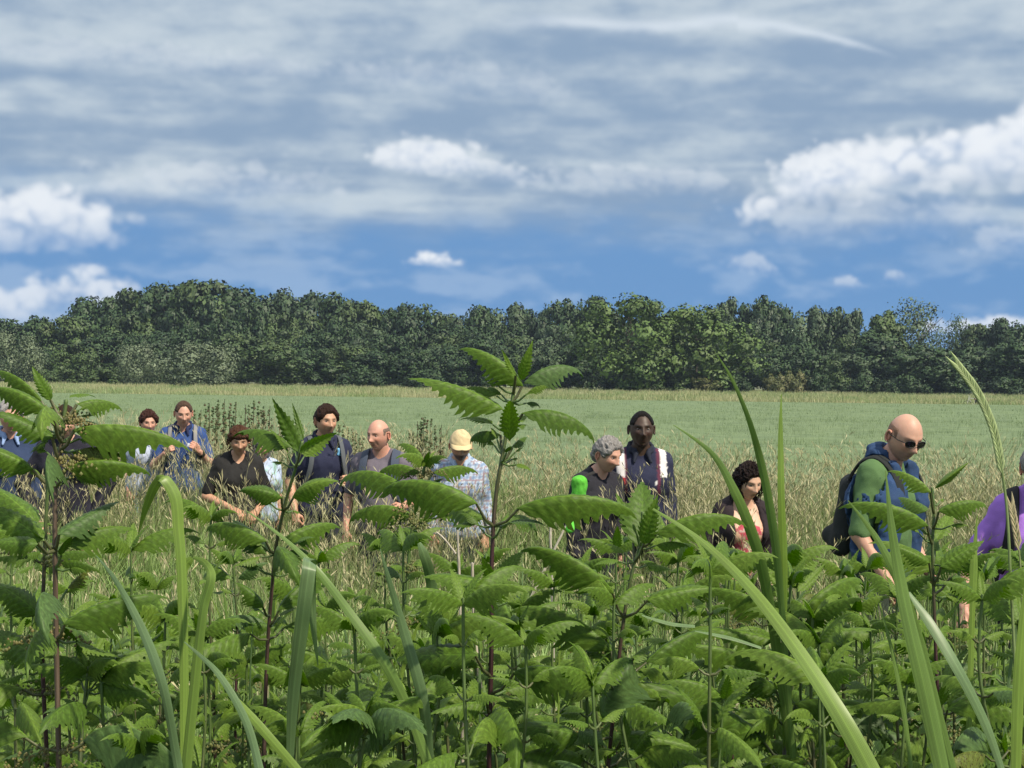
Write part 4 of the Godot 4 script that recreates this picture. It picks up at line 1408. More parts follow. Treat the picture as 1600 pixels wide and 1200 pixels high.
func build_people() -> void:
	var fair := Color(0.58, 0.35, 0.25)
	var ruddy := Color(0.58, 0.33, 0.24)
	var tanned := Color(0.53, 0.31, 0.20)
	var deep := Color(0.058, 0.033, 0.023)
	var brown := Color(0.035, 0.020, 0.012)
	var black := Color(0.012, 0.010, 0.010)
	var grey := Color(0.26, 0.25, 0.25)

	person({"px": 17, "top": 622, "d": 11.6, "yaw": 0.35, "pitch": 0.15, "female": true, "shirt": Color(0.02, 0.04, 0.10), "sleeve": 1.9, "collar": true, "collar_col": Color(0.25, 0.36, 0.6),
		"head": {"skin": ruddy, "hair": "short", "hair_col": grey, "grey": Color(0.45, 0.44, 0.43), "hair_thick": 0.018},
		"label": "grey haired person in a dark blue jacket cut by the left edge"})
	person({"px": 102, "top": 632, "d": 11.2, "yaw": 0.2, "pitch": 0.25, "female": true, "shirt": Color(0.010, 0.011, 0.022), "sleeve": 1.9, "carves": [[Vector3(0, 1.46, 0.1), Vector3(0, 1.38, 0.13), 0.05, 0.03]], "wide": 1.05,
		"elbows": [Vector3(-0.30, 1.16, 0.0), Vector3(0.30, 1.17, 0.0)], 
		"head": {"skin": fair, "hair": "short", "hair_col": brown},
		"label": "person in black top mostly hidden behind the leftmost nettle"})
	person({"px": 232, "top": 640, "d": 15.1, "yaw": 0.3, "pitch": 0.12, "female": true, "shirt": Color(0.42, 0.50, 0.66), "sleeve": 0.8, "loose": true, "turn": 0.1,
		"paint": func(q: Vector3) -> Color: return Color(0.42, 0.48, 0.62).lerp(Color(0.16, 0.19, 0.24), smoothstep(0.15, 0.4, wob.get_noise_3d(q.x * 14.0, q.y * 10.0, q.z * 14.0))),
		"head": {"skin": ruddy, "hair": "short", "hair_col": Color(0.05, 0.022, 0.018), "hair_thick": 0.024, "curl": 0.6}, "pants": Color(0.2, 0.26, 0.36),
		"label": "woman with short dark hair in a pale blue patterned top"})
	var polo := person({"px": 287, "top": 626, "d": 14.9, "yaw": 0.15, "pitch": 0.22, "turn": 0.12, "shirt": Color(0.025, 0.060, 0.20), "sleeve": 0.72, "collar": true, "collar_col": Color(0.012, 0.022, 0.075), "wide": 1.03,
		"elbows": [Vector3(-0.265, 1.12, 0.05), Vector3(0.265, 1.13, 0.05)], "wrists": [Vector3(-0.150, 1.25, 0.20), Vector3(0.160, 1.27, 0.20)], "palms": [Vector3(1, 0.2, -1), Vector3(-1, 0.2, -1)], "grip": 1.0,
		"paint": func(q: Vector3) -> Color: return Color(0.55, 0.6, 0.7) if q.z > 0.1 and absf(q.x - 0.062) < 0.012 and absf(q.y - 1.325) < 0.012 else (Color(0.016, 0.035, 0.12) if q.z > 0.1 and absf(q.x) < 0.012 and q.y > 1.28 else Color(0.025, 0.065, 0.215)),
		"head": {"skin": ruddy, "hair": "receding", "hair_col": Color(0.08, 0.05, 0.035), "jaw": 0.5}, "pants": Color(0.04, 0.05, 0.08),
		"label": "man in a blue polo shirt holding his grey backpack straps with both hands"})
	rucksack(polo, "grey backpack worn by the man in the blue polo shirt", Color(0.12, 0.12, 0.13), Color(0.22, 0.22, 0.22), Vector3(0.13, 0.2, 0.08), 0.016, 0.02)
	var watch := MB.new()
	var fr: Array = polo.get_meta("frame")
	var wv: Vector3 = fr[3][1].lerp(fr[2][1], 0.22)
	var wd: Vector3 = (fr[3][1] - fr[2][1]).normalized()
	watch.tube(PackedVector3Array([wv - wd * 0.016, wv - wd * 0.014, wv + wd * 0.014, wv + wd * 0.016]), PackedFloat32Array([0.028, 0.036, 0.036, 0.028]), 14, black)
	obj("wristband", watch.mesh(), mats.cloth, polo)
	person({"px": 374, "top": 664, "d": 12.0, "yaw": 0.25, "pitch": 0.28, "female": true, "wide": 1.08, "shirt": Color(0.012, 0.012, 0.015), "sleeve": 0.85, "carves": [[Vector3(0, 1.48, 0.10), Vector3(0, 1.33, 0.17), 0.075, 0.02]],
		"elbows": [Vector3(-0.27, 1.12, 0.0), Vector3(0.26, 1.12, 0.0)], "wrists": [Vector3(-0.06, 1.04, 0.26), Vector3(0.14, 1.02, 0.26)], "palms": [Vector3(0.3, -1, 0), Vector3(-0.3, -1, 0)],
		"head": {"skin": tanned, "hair": "fringe", "hair_col": Color(0.07, 0.032, 0.018), "hair_thick": 0.022, "eyes": 0.5, "locks": 30, "lock_len": 0.05},
		"label": "woman with brown fringe in a black v-necked top"})
	person({"px": 411, "top": 676, "d": 12.8, "yaw": 0.45, "pitch": 0.2, "female": true, "shirt": Color(0.34, 0.46, 0.6), "sleeve": 0.9, "coat": true,
		"paint": func(q: Vector3) -> Color: return Color(0.44, 0.53, 0.72).lerp(Color(0.30, 0.52, 0.45), smoothstep(-0.1, 0.4, wob.get_noise_3d(q.x * 9.0, q.y * 9.0, q.z * 9.0))),
		"head": {"skin": tanned, "hair": "long", "hair_col": Color(0.20, 0.19, 0.19), "grey": Color(0.36, 0.36, 0.37), "hair_thick": 0.016, "locks": 30, "lock_len": 0.09},
		"label": "grey haired woman in a pale blue and green top behind the black top"})
	var navy := person({"px": 510, "top": 631, "d": 12.0, "yaw": 0.35, "pitch": 0.08, "turn": 0.15, "shirt": Color(0.012, 0.018, 0.050), "sleeve": 0.8, "collar": true, "wide": 1.02,
		"elbows": [Vector3(-0.25, 1.14, -0.05), Vector3(0.27, 1.13, 0.02)], "wrists": [Vector3(-0.24, 0.92, 0.1), Vector3(0.17, 1.16, 0.20)], "grip": 0.9,
		"head": {"skin": tanned, "hair": "short", "hair_col": Color(0.028, 0.014, 0.010), "hair_thick": 0.02, "jaw": 0.6, "stubble": Color(0.10, 0.07, 0.055)},
		"label": "dark haired man in a navy shirt with a light blue badge"})
	rucksack(navy, "dark backpack worn by the dark haired man in navy", Color(0.02, 0.022, 0.028), Color(0.09, 0.10, 0.11), Vector3(0.13, 0.2, 0.08), 0.016, 0.02)
	var badge := MB.new()
	var Ln: Callable = navy.get_meta("frame")[1]
	var bc: Vector3 = Ln.call(Vector3(0.105, 1.385, 0.105))
	sdf(badge, [[bc + Vector3(-0.012, -0.02, 0), bc + Vector3(0.012, 0.02, 0), 0.014, 0.016, 0.01], [bc + Vector3(0.014, -0.022, 0), bc + Vector3(-0.012, 0.018, 0), 0.013, 0.013, 0.01]], 0.006, [], [], 0.0, func(_q): return Color(0.20, 0.50, 0.80))
	obj("badge", badge.mesh(), mats.cloth, navy)
	var bald := person({"px": 592, "top": 656, "d": 11.3, "yaw": -0.1, "pitch": 0.12, "turn": -0.45, "shirt": Color(0.135, 0.12, 0.15), "sleeve": 0.8, "belly": 0.02, "wide": 1.06,
		"elbows": [Vector3(-0.26, 1.14, -0.04), Vector3(0.28, 1.14, 0.0)], "wrists": [Vector3(-0.26, 0.9, 0.06), Vector3(0.20, 1.10, 0.22)],
		"head": {"skin": Color(0.56, 0.30, 0.22), "hair": "bald", "hair_col": Color(0.20, 0.15, 0.12), "hair_thick": 0.003, "jaw": 0.3, "eyes": 0.6},
		"label": "bald smiling man in a grey t-shirt turned to the left"})
	rucksack(bald, "slate blue backpack worn by the bald smiling man", Color(0.035, 0.045, 0.07), Color(0.05, 0.065, 0.10), Vector3(0.14, 0.22, 0.08), 0.016, 0.034)
	var cap := person({"px": 720, "top": 672, "d": 11.4, "yaw": 0.05, "pitch": 0.20, "lean": 0.12, "turn": 0.05, "shirt": Color(0.4, 0.5, 0.6), "sleeve": 1.85, "collar": true, "collar_col": Color(0.36, 0.47, 0.62), "wide": 1.04,
		"paint": stripes(Color(0.48, 0.57, 0.68), Color(0.12, 0.20, 0.36), Color(0.30, 0.22, 0.25)),
		"head": {"skin": tanned, "hair": "short", "hair_col": brown, "stubble": Color(0.05, 0.03, 0.025), "beard": 0.9, "eyes": 0.6},
		"label": "bowed walker in a yellow cap and pale blue checked shirt"})
	make_cap(cap)
	var greyp := person({"px": 949, "top": 681, "d": 10.0, "yaw": 0.55, "pitch": 0.22, "turn": 0.25, "female": true, "shirt": Color(0.014, 0.015, 0.020), "sleeve": 1.9, "coat": true, "wide": 0.98, "lean": 0.12,
		"head": {"skin": ruddy, "hair": "short", "hair_col": Color(0.17, 0.16, 0.155), "grey": Color(0.40, 0.39, 0.38), "hair_thick": 0.022, "curl": 0.4},
		"label": "grey haired person in a black jacket beside the man in navy"})
	make_bag(greyp)
	person({"px": 1003, "top": 642, "d": 10.3, "yaw": 0.06, "pitch": 0.02, "turn": -0.02, "shirt": Color(0.012, 0.016, 0.045), "sleeve": 1.9, "coat": true, "collar": true, "collar_col": Color(0.010, 0.012, 0.030), "wide": 1.0, "belly": 0.0,
		"paint": jacket_paint(),
		"head": {"skin": deep, "hair": "receding", "hair_col": Color(0.005, 0.004, 0.004), "hair_thick": 0.006, "curl": 0.1, "jaw": 0.9, "brow": Color(0.008, 0.007, 0.007)},
		"label": "man with short black hair in a navy jacket with white shoulder stripes"})
	person({"px": 1170, "top": 722, "d": 9.0, "yaw": 0.28, "pitch": 0.22, "turn": 0.12, "female": true, "shirt": Color(0.02, 0.014, 0.016), "sleeve": 1.9, "coat": true, "carves": [[Vector3(0, 1.46, 0.10), Vector3(0.0, 1.05, 0.20), 0.105, 0.10]], "wide": 0.95, "lean": 0.12,
		"elbows": [Vector3(-0.24, 1.12, -0.02), Vector3(0.24, 1.12, -0.02)], "wrists": [Vector3(-0.2, 1.05, 0.2), Vector3(0.2, 1.0, 0.15)],
		"head": {"skin": Color(0.62, 0.39, 0.27), "hair": "long", "hair_col": Color(0.016, 0.010, 0.009), "hair_thick": 0.024, "curl": 0.9, "locks": 110, "lock_len": 0.10, "eyes": 0.7},
		"label": "woman with dark curly hair looking down, in a dark jacket over red"})
	var w := get_node("person_%03d" % 11) as Node3D
	add_inner_top(w, func(q: Vector3) -> Color: return Color(0.46, 0.07, 0.10).lerp(Color(0.52, 0.40, 0.34), smoothstep(0.1, 0.35, wob.get_noise_3d(q.x * 22.0, q.y * 22.0, q.z * 22.0))))
	var right := person({"px": 1413, "top": 647, "d": 8.1, "yaw": 0.85, "pitch": 0.36, "turn": -0.44, "lean": 0.10, "shirt": Color(0.085, 0.165, 0.055), "sleeve": 0.95, "wide": 0.88, "cell": 0.011,
		"elbows": [Vector3(-0.235, 1.12, 0.0), Vector3(0.235, 1.12, 0.0)], "wrists": [Vector3(-0.22, 0.93, 0.16), Vector3(0.22, 0.93, 0.16)],
		"head": {"skin": Color(0.55, 0.32, 0.23), "hair": "bald", "hair_col": Color(0.30, 0.18, 0.125), "hair_thick": 0.0015, "curl": 0.0, "jaw": 0.5, "eyes": 0.0, "stubble": Color(0.28, 0.17, 0.12), "brow": Color(0.28, 0.17, 0.12)}, "pants": Color(0.03, 0.045, 0.03),
		"label": "man in sunglasses with a blue jacket hung over his green t-shirt"})
	make_vest(right)
	make_sunglasses(right)
	rucksack(right, "black backpack on the man in sunglasses", Color(0.016, 0.020, 0.022), Color(0.014, 0.016, 0.018), Vector3(0.14, 0.20, 0.02), 0.012, 0.024, 0.62)
	var pur := person({"px": 1626, "top": 690, "d": 7.3, "yaw": -0.25, "pitch": 0.2, "turn": 0.1, "lean": 0.12, "shirt": Color(0.33, 0.16, 0.60), "sleeve": 0.9, "female": true, "wide": 1.08, "belly": 0.02, "cell": 0.011,
		"elbows": [Vector3(-0.31, 1.14, 0.02), Vector3(0.31, 1.14, 0.02)], "wrists": [Vector3(-0.34, 0.94, 0.16), Vector3(0.30, 0.94, 0.18)], "pants": Color(0.012, 0.012, 0.016), "hem": 0.86,
		"head": {"skin": ruddy, "hair": "short", "hair_col": grey, "grey": Color(0.3, 0.28, 0.27), "hair_thick": 0.02},
		"label": "walker in a purple t-shirt cut by the right edge"})
	rucksack(pur, "black backpack straps on the walker in purple", Color(0.012, 0.012, 0.014), Color(0.010, 0.010, 0.012), Vector3(0.14, 0.22, 0.09), 0.02, 0.032)
	far_rider()

func jacket_paint() -> Callable:
	return func(q: Vector3) -> Color:
		var base := Color(0.013, 0.018, 0.050)
		var ax := absf(q.x)
		if q.y > 1.27 and ax > 0.115 and ax < 0.165 and q.z > -0.05:
			return Color(0.72, 0.70, 0.70) if q.y > 1.315 else (Color(0.38, 0.02, 0.02) if q.x < 0.0 else base)
		if q.y > 1.2 and ax > 0.10 and ax < 0.115 and q.z > 0.0: return Color(0.10, 0.02, 0.05)
		# the small white curved tick on his left chest
		if q.z > 0.05 and q.x > 0.085 and q.x < 0.150:
			var t := (q.x - 0.085) / 0.065
			var m := 1.285 + 0.020 * t - 0.022 * t * (1.0 - t)
			if absf(q.y - m) < 0.009 * (1.1 - t): return Color(0.8, 0.8, 0.8)
		return base

func make_cap(o: Node3D) -> void:
	var hx := hx_of(o)
	var mb := MB.new()
	var col := Color(0.58, 0.47, 0.27)
	var rows := 14
	var cols := 32
	for i in rows + 1:
		var th := 0.02 + 1.42 * i / rows
		for k in cols:
			var ph := TAU * k / cols
			var p := head_point(th, ph if ph < PI else ph - TAU, {})
			var seam := 1.0 - 0.05 * exp(-pow(fposmod(ph * 6.0 / TAU + 0.5, 1.0) - 0.5, 2.0) * 180.0)
			var q := Vector3(p.x, maxf(p.y, 0.03), p.z) + Vector3(p.x, p.y * 0.7 + 0.02, p.z).normalized() * (0.018 * seam + 0.007 * wob.get_noise_3d(p.x * 28, p.y * 28, p.z * 28))
			mb.add(hx * q, Vector2(ph, th), col * (0.86 + 0.14 * seam + 0.25 * wob.get_noise_3d(p.x * 50, p.y * 50, p.z * 50)))
	for i in rows:
		for k in cols:
			var k2 := (k + 1) % cols
			mb.quad(i * cols + k, (i + 1) * cols + k, (i + 1) * cols + k2, i * cols + k2)
	var c := obj("cap", mb.mesh(), mats.cloth, o)
	var pk := MB.new()
	for side in 2:
		var first := pk.v.size()
		for i in 7:
			for k in 13:
				var a := lerpf(-1.15, 1.15, k / 12.0)
				var t := i / 6.0
				var edge := Vector3(sin(a) * 0.092, 0.045, cos(a) * 0.110)
				var tip := edge + Vector3(0, -0.004 - 0.022 * absf(sin(a)), 0.080 * cos(a * 1.15))
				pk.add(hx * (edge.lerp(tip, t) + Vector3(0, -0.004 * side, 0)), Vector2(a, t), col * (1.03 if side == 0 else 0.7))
		for i in 6:
			for k in 12:
				var q := first + i * 13 + k
				if side == 0: pk.quad(q, q + 13, q + 14, q + 1)
				else: pk.quad(q, q + 1, q + 14, q + 13)
	obj("peak", pk.mesh(), mats.cloth, c)

func make_bag(of: Node3D) -> void:
	var c := W(905, 762, 9.8)
	var t := thing("bag", "neon green cloth bag at the side of the person in black", "bag", c)
	var mb := MB.new()
	sdf(mb, [[Vector3(-0.012, 0.04, 0), Vector3(-0.016, -0.07, 0), 0.034, 0.030, 0.03], [Vector3(0.016, 0.035, 0), Vector3(0.014, -0.075, 0), 0.034, 0.026, 0.04]], 0.006, [], [], 0.009, func(q: Vector3) -> Color: return Color(0.10, 0.46, 0.04) * (1.0 + 0.25 * wob.get_noise_3d(q.x * 30, q.y * 12, q.z * 30)))
	obj("pouch", mb.mesh(), mats.cloth, t)
	obj("strap", band(PackedVector3Array([Vector3(0.02, 0.05, -0.02), Vector3(0.06, 0.08, -0.06), Vector3(0.10, 0.09, -0.12)]), PackedVector3Array([Vector3.BACK, Vector3.BACK, Vector3.BACK]), 0.010, 0.005, Color(0.02, 0.02, 0.02)), mats.cloth, t)
	var c2 := W(889, 816, 7.9)
	var flag := MB.new()
	sdf(flag, [[Vector3(0, 0.02, 0), Vector3(0.006, -0.035, 0.0), 0.016, 0.022, 0.02], [Vector3(0.012, 0.045, 0), Vector3(-0.012, 0.0, 0.005), 0.012, 0.014, 0.01]], 0.005, [], [], 0.010, func(_q): return Color(0.13, 0.62, 0.06))
	var f := thing("ribbon", "neon green ribbon tied to a pale stick in the grass", "ribbon", c2)
	obj("cloth", flag.mesh(), mats.cloth, f)
	var st := thing("stick", "pale thin stick leaning in the grass under the green ribbon", "stick", W(868, 855, 7.9))
	var d := W(889, 812, 7.9) - st.position
	var sm := MB.new()
	sm.tube(PackedVector3Array([-d * 3.0, Vector3.ZERO, d * 0.6, d]), PackedFloat32Array([0.008, 0.007, 0.006, 0.005]), 6, Color(0.50, 0.46, 0.36))
	obj("shaft", sm.mesh(), mats.stem, st)

func add_inner_top(of: Node3D, paint: Callable) -> void:
	var L: Callable = of.get_meta("frame")[1]
	var mb := MB.new()
	sdf(mb, [[L.call(Vector3(0, 1.0, 0.02)), L.call(Vector3(0, 1.26, 0.01)), 0.121, 0.128, 0.05], [L.call(Vector3(-0.07, 1.265, 0.075)), L.call(Vector3(0.07, 1.265, 0.075)), 0.073, 0.073, 0.05]], 0.012, [], [[Vector3.UP, L.call(Vector3(0, 1.335, 0))]], 0.006, paint)
	obj("top", mb.mesh(), mats.cloth, of)

func make_vest(of: Node3D) -> void:
	var f: Array = of.get_meta("frame")
	var L: Callable = f[1]
	var blue := Color(0.018, 0.052, 0.135)
	var pr := [
		[L.call(Vector3(-0.075, 1.375, -0.015)), L.call(Vector3(0.075, 1.375, -0.015)), 0.112, 0.112, 0.05],
		[L.call(Vector3(-0.10, 1.27, 0.0)), L.call(Vector3(0.10, 1.27, 0.0)), 0.148, 0.148, 0.05],
		[L.call(Vector3(-0.13, 1.05, 0.03)), L.call(Vector3(-0.10, 1.26, 0.02)), 0.115, 0.14, 0.05],
		[L.call(Vector3(0.13, 0.98, 0.03)), L.call(Vector3(0.10, 1.26, 0.02)), 0.115, 0.14, 0.05],
	]
	for s in [-1.0, 1.0]:
		pr.append([L.call(Vector3(0.03 * s, 1.475, -0.03)), L.call(Vector3(s * 0.125, 1.43, -0.01)), 0.074, 0.060, 0.04])
		pr.append([L.call(Vector3(s * 0.06, 1.50, -0.05)), L.call(Vector3(s * 0.095, 1.45, 0.07)), 0.034, 0.020, 0.03])
		pr.append([L.call(Vector3(s * 0.095, 1.45, 0.07)), L.call(Vector3(s * 0.075, 1.35, 0.135)), 0.026, 0.020, 0.03])
	pr.append([L.call(Vector3(-0.07, 1.52, -0.06)), L.call(Vector3(0.07, 1.52, -0.06)), 0.024, 0.024, 0.03])
	var carves := [
		[L.call(Vector3(0, 1.56, 0.03)), L.call(Vector3(0, 1.42, 0.09)), 0.074, 0.05],
		[L.call(Vector3(0, 1.42, 0.14)), L.call(Vector3(0, 0.85, 0.22)), 0.036, 0.075],
	]
	for q in 2: carves.append([f[4][q].lerp(f[2][q], -0.05) + Vector3(0, 0.0, 0), f[2][q], 0.088, 0.090])
	var mb := MB.new()
	sdf(mb, pr, 0.011, carves, [[Vector3.DOWN, Vector3(0, 0.90, 0)]], 0.016, func(q: Vector3) -> Color: return blue * (1.0 + 0.25 * wob.get_noise_3d(q.x * 7, q.y * 7, q.z * 7)))
	obj("draped_jacket", mb.mesh(), mats.cloth, of)

func make_sunglasses(of: Node3D) -> void:
	var hx := hx_of(of)
	var g := MB.new()
	for s in [-1.0, 1.0]:
		var rim := PackedVector3Array()
		for k in 13:
			var a := TAU * k / 12.0
			var sq := 1.0 / pow(pow(absf(cos(a)), 3.0) + pow(absf(sin(a)), 3.0), 1.0 / 3.0)
			rim.append(hx * Vector3(s * 0.032 + cos(a) * 0.025 * sq, 0.010 + sin(a) * 0.017 * sq, 0.1045 - 0.010 * absf(s * 0.032 + cos(a) * 0.025) / 0.05))
		var rr := PackedFloat32Array()
		rr.resize(13); rr.fill(0.0024)
		g.tube(rim, rr, 5, Color(0.01, 0.01, 0.01))
		g.tube(PackedVector3Array([hx * Vector3(s * 0.058, 0.014, 0.092), hx * Vector3(s * 0.083, 0.014, 0.06), hx * Vector3(s * 0.088, 0.012, -0.01)]), PackedFloat32Array([0.003, 0.0026, 0.0022]), 5, Color(0.01, 0.01, 0.01))
	g.tube(PackedVector3Array([hx * Vector3(-0.010, 0.014, 0.110), hx * Vector3(0, 0.017, 0.113), hx * Vector3(0.010, 0.014, 0.110)]), PackedFloat32Array([0.002, 0.002, 0.002]), 5, Color(0.01, 0.01, 0.01))
	var s0 := obj("sunglasses", g.mesh(), mats.stem, of)
	for s in [-1.0, 1.0]:
		var mb := MB.new()
		mb.blob(Vector3.ZERO, Vector3(0.0265, 0.018, 0.005), 8, 16, Color.WHITE)
		for i in mb.v.size(): mb.v[i] = hx * (mb.v[i] + Vector3(s * 0.032, 0.010, 0.101 - 0.010 * absf(s * 0.032 + mb.v[i].x) / 0.05))
		obj("lens", mb.mesh(), mats.dark_lens, s0)

func far_rider() -> void:
	# a cyclist far off along the edge of the field, seen above the crop
	person({"px": 1523, "top": 622, "d": 118.0, "yaw": -1.45, "pitch": 0.0, "lean": 0.75, "shirt": Color(0.015, 0.016, 0.022), "sleeve": 1.8, "cell": 0.022,
		"elbows": [Vector3(-0.2, 1.15, 0.2), Vector3(0.2, 1.15, 0.2)], "wrists": [Vector3(-0.2, 1.05, 0.40), Vector3(0.2, 1.05, 0.40)],
		"head": {"skin": Color(0.4, 0.24, 0.17), "hair": "short", "hair_col": Color(0.02, 0.02, 0.02)}, "group": "riders at the far edge of the field",
		"label": "tiny cyclist in black bent over far away at the field's edge"})
	var at := W(1521, 640, 118.0)
	at.y = ground_y(at.x, at.z)
	var b := thing("bicycle", "tiny bicycle with pale frame far away at the field's edge", "bicycle", at)
	b.rotation.y = -1.45
	for s in [-1.0, 1.0]:
		var w := MB.new()
		var pts := PackedVector3Array()
		var rad := PackedFloat32Array()
		for k in 19:
			var a := TAU * k / 18.0
			pts.append(Vector3(0, 0.34 + sin(a) * 0.33, s * 0.52 + cos(a) * 0.33))
			rad.append(0.02)
		w.tube(pts, rad, 5, Color(0.02, 0.02, 0.02))
		for k in 8:
			var a := TAU * k / 8.0
			w.tube(PackedVector3Array([Vector3(0, 0.34, s * 0.52), Vector3(0, 0.34 + sin(a) * 0.33, s * 0.52 + cos(a) * 0.33)]), PackedFloat32Array([0.004, 0.004]), 3, Color(0.4, 0.4, 0.4))
		obj("wheel", w.mesh(), mats.stem, b)
	var f := MB.new()
	for e in [[Vector3(0, 0.34, -0.52), Vector3(0, 0.85, -0.2)], [Vector3(0, 0.85, -0.2), Vector3(0, 0.32, 0.0)], [Vector3(0, 0.34, -0.52), Vector3(0, 0.32, 0)], [Vector3(0, 0.32, 0), Vector3(0, 0.85, 0.38)], [Vector3(0, 0.82, -0.2), Vector3(0, 0.88, 0.36)], [Vector3(0, 0.34, 0.52), Vector3(0, 1.02, 0.35)], [Vector3(-0.24, 1.03, 0.36), Vector3(0.24, 1.03, 0.36)]]:
		f.tube(PackedVector3Array(e), PackedFloat32Array([0.018, 0.018]), 6, Color(0.5, 0.5, 0.5))
	obj("frame", f.mesh(), mats.stem, b)
	var sd := MB.new()
	sd.blob(Vector3(0, 0.95, -0.22), Vector3(0.06, 0.03, 0.13), 6, 10, Color(0.02, 0.02, 0.02))
	obj("saddle", sd.mesh(), mats.stem, b)

# ---------------------------------------------------------------- nettles
var leaf_kinds := {}        # name -> ArrayMesh, each from base (0,0,0) to tip (0,0,1), upper side +Y, about 0.46 wide

func leaf_width(t: float) -> float:
	var xs := [0.0, 0.02, 0.06, 0.13, 0.22, 0.34, 0.46, 0.58, 0.70, 0.80, 0.89, 0.95, 1.0]
	var ys := [0.16, 0.44, 0.70, 0.91, 1.0, 0.98, 0.86, 0.69, 0.50, 0.335, 0.18, 0.09, 0.0]
	for i in xs.size() - 1:
		if t <= xs[i + 1]: return lerpf(ys[i], ys[i + 1], (t - xs[i]) / (xs[i + 1] - xs[i]))
	return 0.0

# droop: how far it bends over; fold: sides raised (+) or hanging (-); teeth: how many each side
func leaf_mesh(sd: int, droop: float, fold: float, curl: float, twist: float, teeth := 10, per := 4) -> ArrayMesh:
	var r := RandomNumberGenerator.new()
	r.seed = sd
	var mb := MB.new()
	var rows := teeth * per
	var cols := 3
	var bump := PackedFloat32Array()
	for i in teeth + 1: bump.append(r.randf_range(0.6, 1.35))
	# the midrib first, so that the chord runs from base to tip
	var mid := PackedVector3Array()
	var p := Vector3.ZERO
	for i in rows + 1:
		mid.append(p)
		var t := (i + 0.5) / rows
		var th := droop * (0.75 - 1.5 * pow(t, 0.85)) - 0.35 * absf(droop) * smoothstep(0.75, 1.0, t)
		p += Vector3(0, sin(th), cos(th)) / rows
	var tip := mid[rows]
	var turn := Basis(Vector3.RIGHT, atan2(tip.y, tip.z))
	var ln := tip.length()
	for i in rows + 1: mid[i] = turn * mid[i] / ln
	for i in rows + 1:
		var t := float(i) / rows
		var wave := -cos(TAU * i / per)          # +1 on a tooth, -1 in a notch
		var tip_row := i % per == per / 2
		var fw := (mid[mini(i + 1, rows)] - mid[maxi(i - 1, 0)]).normalized()
		var nrm := fw.cross(Vector3.RIGHT).normalized()
		if nrm.y < 0.0: nrm = -nrm
		var tw := twist * (t - 0.3)
		for side in [-1.0, 1.0]:
			for k in cols + 1:
				if side > 0 and k == 0: continue
				var u := float(k) / cols
				var w := leaf_width(t) * 0.25
				var edge := 1.0
				if k == cols: edge = (1.0 + 0.15 * (wave if per == 2 else (1.0 if tip_row else (-0.9 if i % per == 0 else (0.3 if i % per == 1 else -0.75))))) * r.randf_range(0.95, 1.05)
				elif k == cols - 1: edge = 1.0 + 0.02 * wave
				var x := w * u * edge
				# side veins run forward: rows slant towards the tip as they go out
				var slant := (0.10 * u + (0.050 if tip_row and k == cols else 0.0)) * (1.0 - t) * (0.4 + 0.6 * minf(1.0, t * 6.0))
				var ridge := 0.0085 * bump[i / per] * wave * sin(PI * minf(u * 0.9 + 0.05, 1.0)) * (leaf_width(t) * 0.8 + 0.1)
				var y := fold * x - curl * x * x * 6.0 + ridge + r.randf_range(-0.0012, 0.0012)
				var ct := cos(tw * u)
				var q: Vector3 = mid[i] + Vector3(side * x * cos(tw), 0, 0) + nrm * (y + side * x * sin(tw)) + fw * slant * (1.0 if i < rows else 0.0)
				q.y += 0.0 * ct
				mb.add(q, Vector2(0.5 + 0.5 * side * u, t), Color.WHITE)
	var row_n := cols * 2 + 1
	# order in a row: left k = 0..cols, then right k = 1..cols
	var at := func(i: int, j: int) -> int:
		if j <= 0: return i * row_n + (-j)
		return i * row_n + cols + j
	for i in rows:
		for j in range(-cols, cols):
			mb.quad(at.call(i, j), at.call(i, j + 1), at.call(i + 1, j + 1), at.call(i + 1, j))
	return mb.mesh()

func make_leaves() -> void:
	leaf_kinds = {
		"arch": [leaf_mesh(1, 0.95, -0.40, 0.4, 0.1), leaf_mesh(2, 0.8, -0.30, 0.5, -0.25), leaf_mesh(3, 1.1, -0.42, 0.3, 0.2, 11), leaf_mesh(17, 0.9, -0.22, 0.6, 0.45, 9), leaf_mesh(18, 1.2, -0.5, 0.4, -0.4, 11)],
		"flat": [leaf_mesh(4, 0.45, -0.15, 0.4, 0.15), leaf_mesh(5, 0.35, 0.10, 0.5, -0.2), leaf_mesh(6, 0.55, -0.25, 0.3, 0.3, 11)],
		"cup": [leaf_mesh(7, 0.5, 0.35, 0.3, 0.1, 11), leaf_mesh(8, -0.25, 0.40, 0.3, -0.1, 10), leaf_mesh(9, 0.4, 0.45, 0.3, 0.0, 11)],
		"hang": [leaf_mesh(10, 1.3, -0.5, 0.7, 0.35), leaf_mesh(11, 1.5, -0.35, 0.6, -0.4)],
		"far": [leaf_mesh(12, 0.9, -0.35, 0.4, 0.2, 11, 2), leaf_mesh(13, 0.5, -0.1, 0.4, -0.2, 11, 2), leaf_mesh(14, 1.2, -0.4, 0.5, 0.3, 11, 2), leaf_mesh(15, 0.7, 0.2, 0.5, -0.4, 10, 2), leaf_mesh(16, 1.0, -0.2, 0.3, 0.5, 12, 2)],
	}

# a leaf from base to tip; facing is the way its upper side looks
func leaf(parent: Node3D, base: Vector3, tip: Vector3, wr: float, facing: Vector3, kind: String, m: String, pick := -1) -> void:
	var z := tip - base
	var ln := z.length()
	var zn := z / ln
	var n := (facing - zn * facing.dot(zn))
	if n.length() < 0.05: n = zn.cross(Vector3.RIGHT)
	n = n.normalized()
	var x := n.cross(zn)
	var list: Array = leaf_kinds[kind]
	var o := obj("leaf", list[pick if pick >= 0 else rng.randi() % list.size()], mats[m], parent)
	o.transform = Transform3D(Basis(x * ln * wr * 0.68, n * ln, z), base - parent.position)

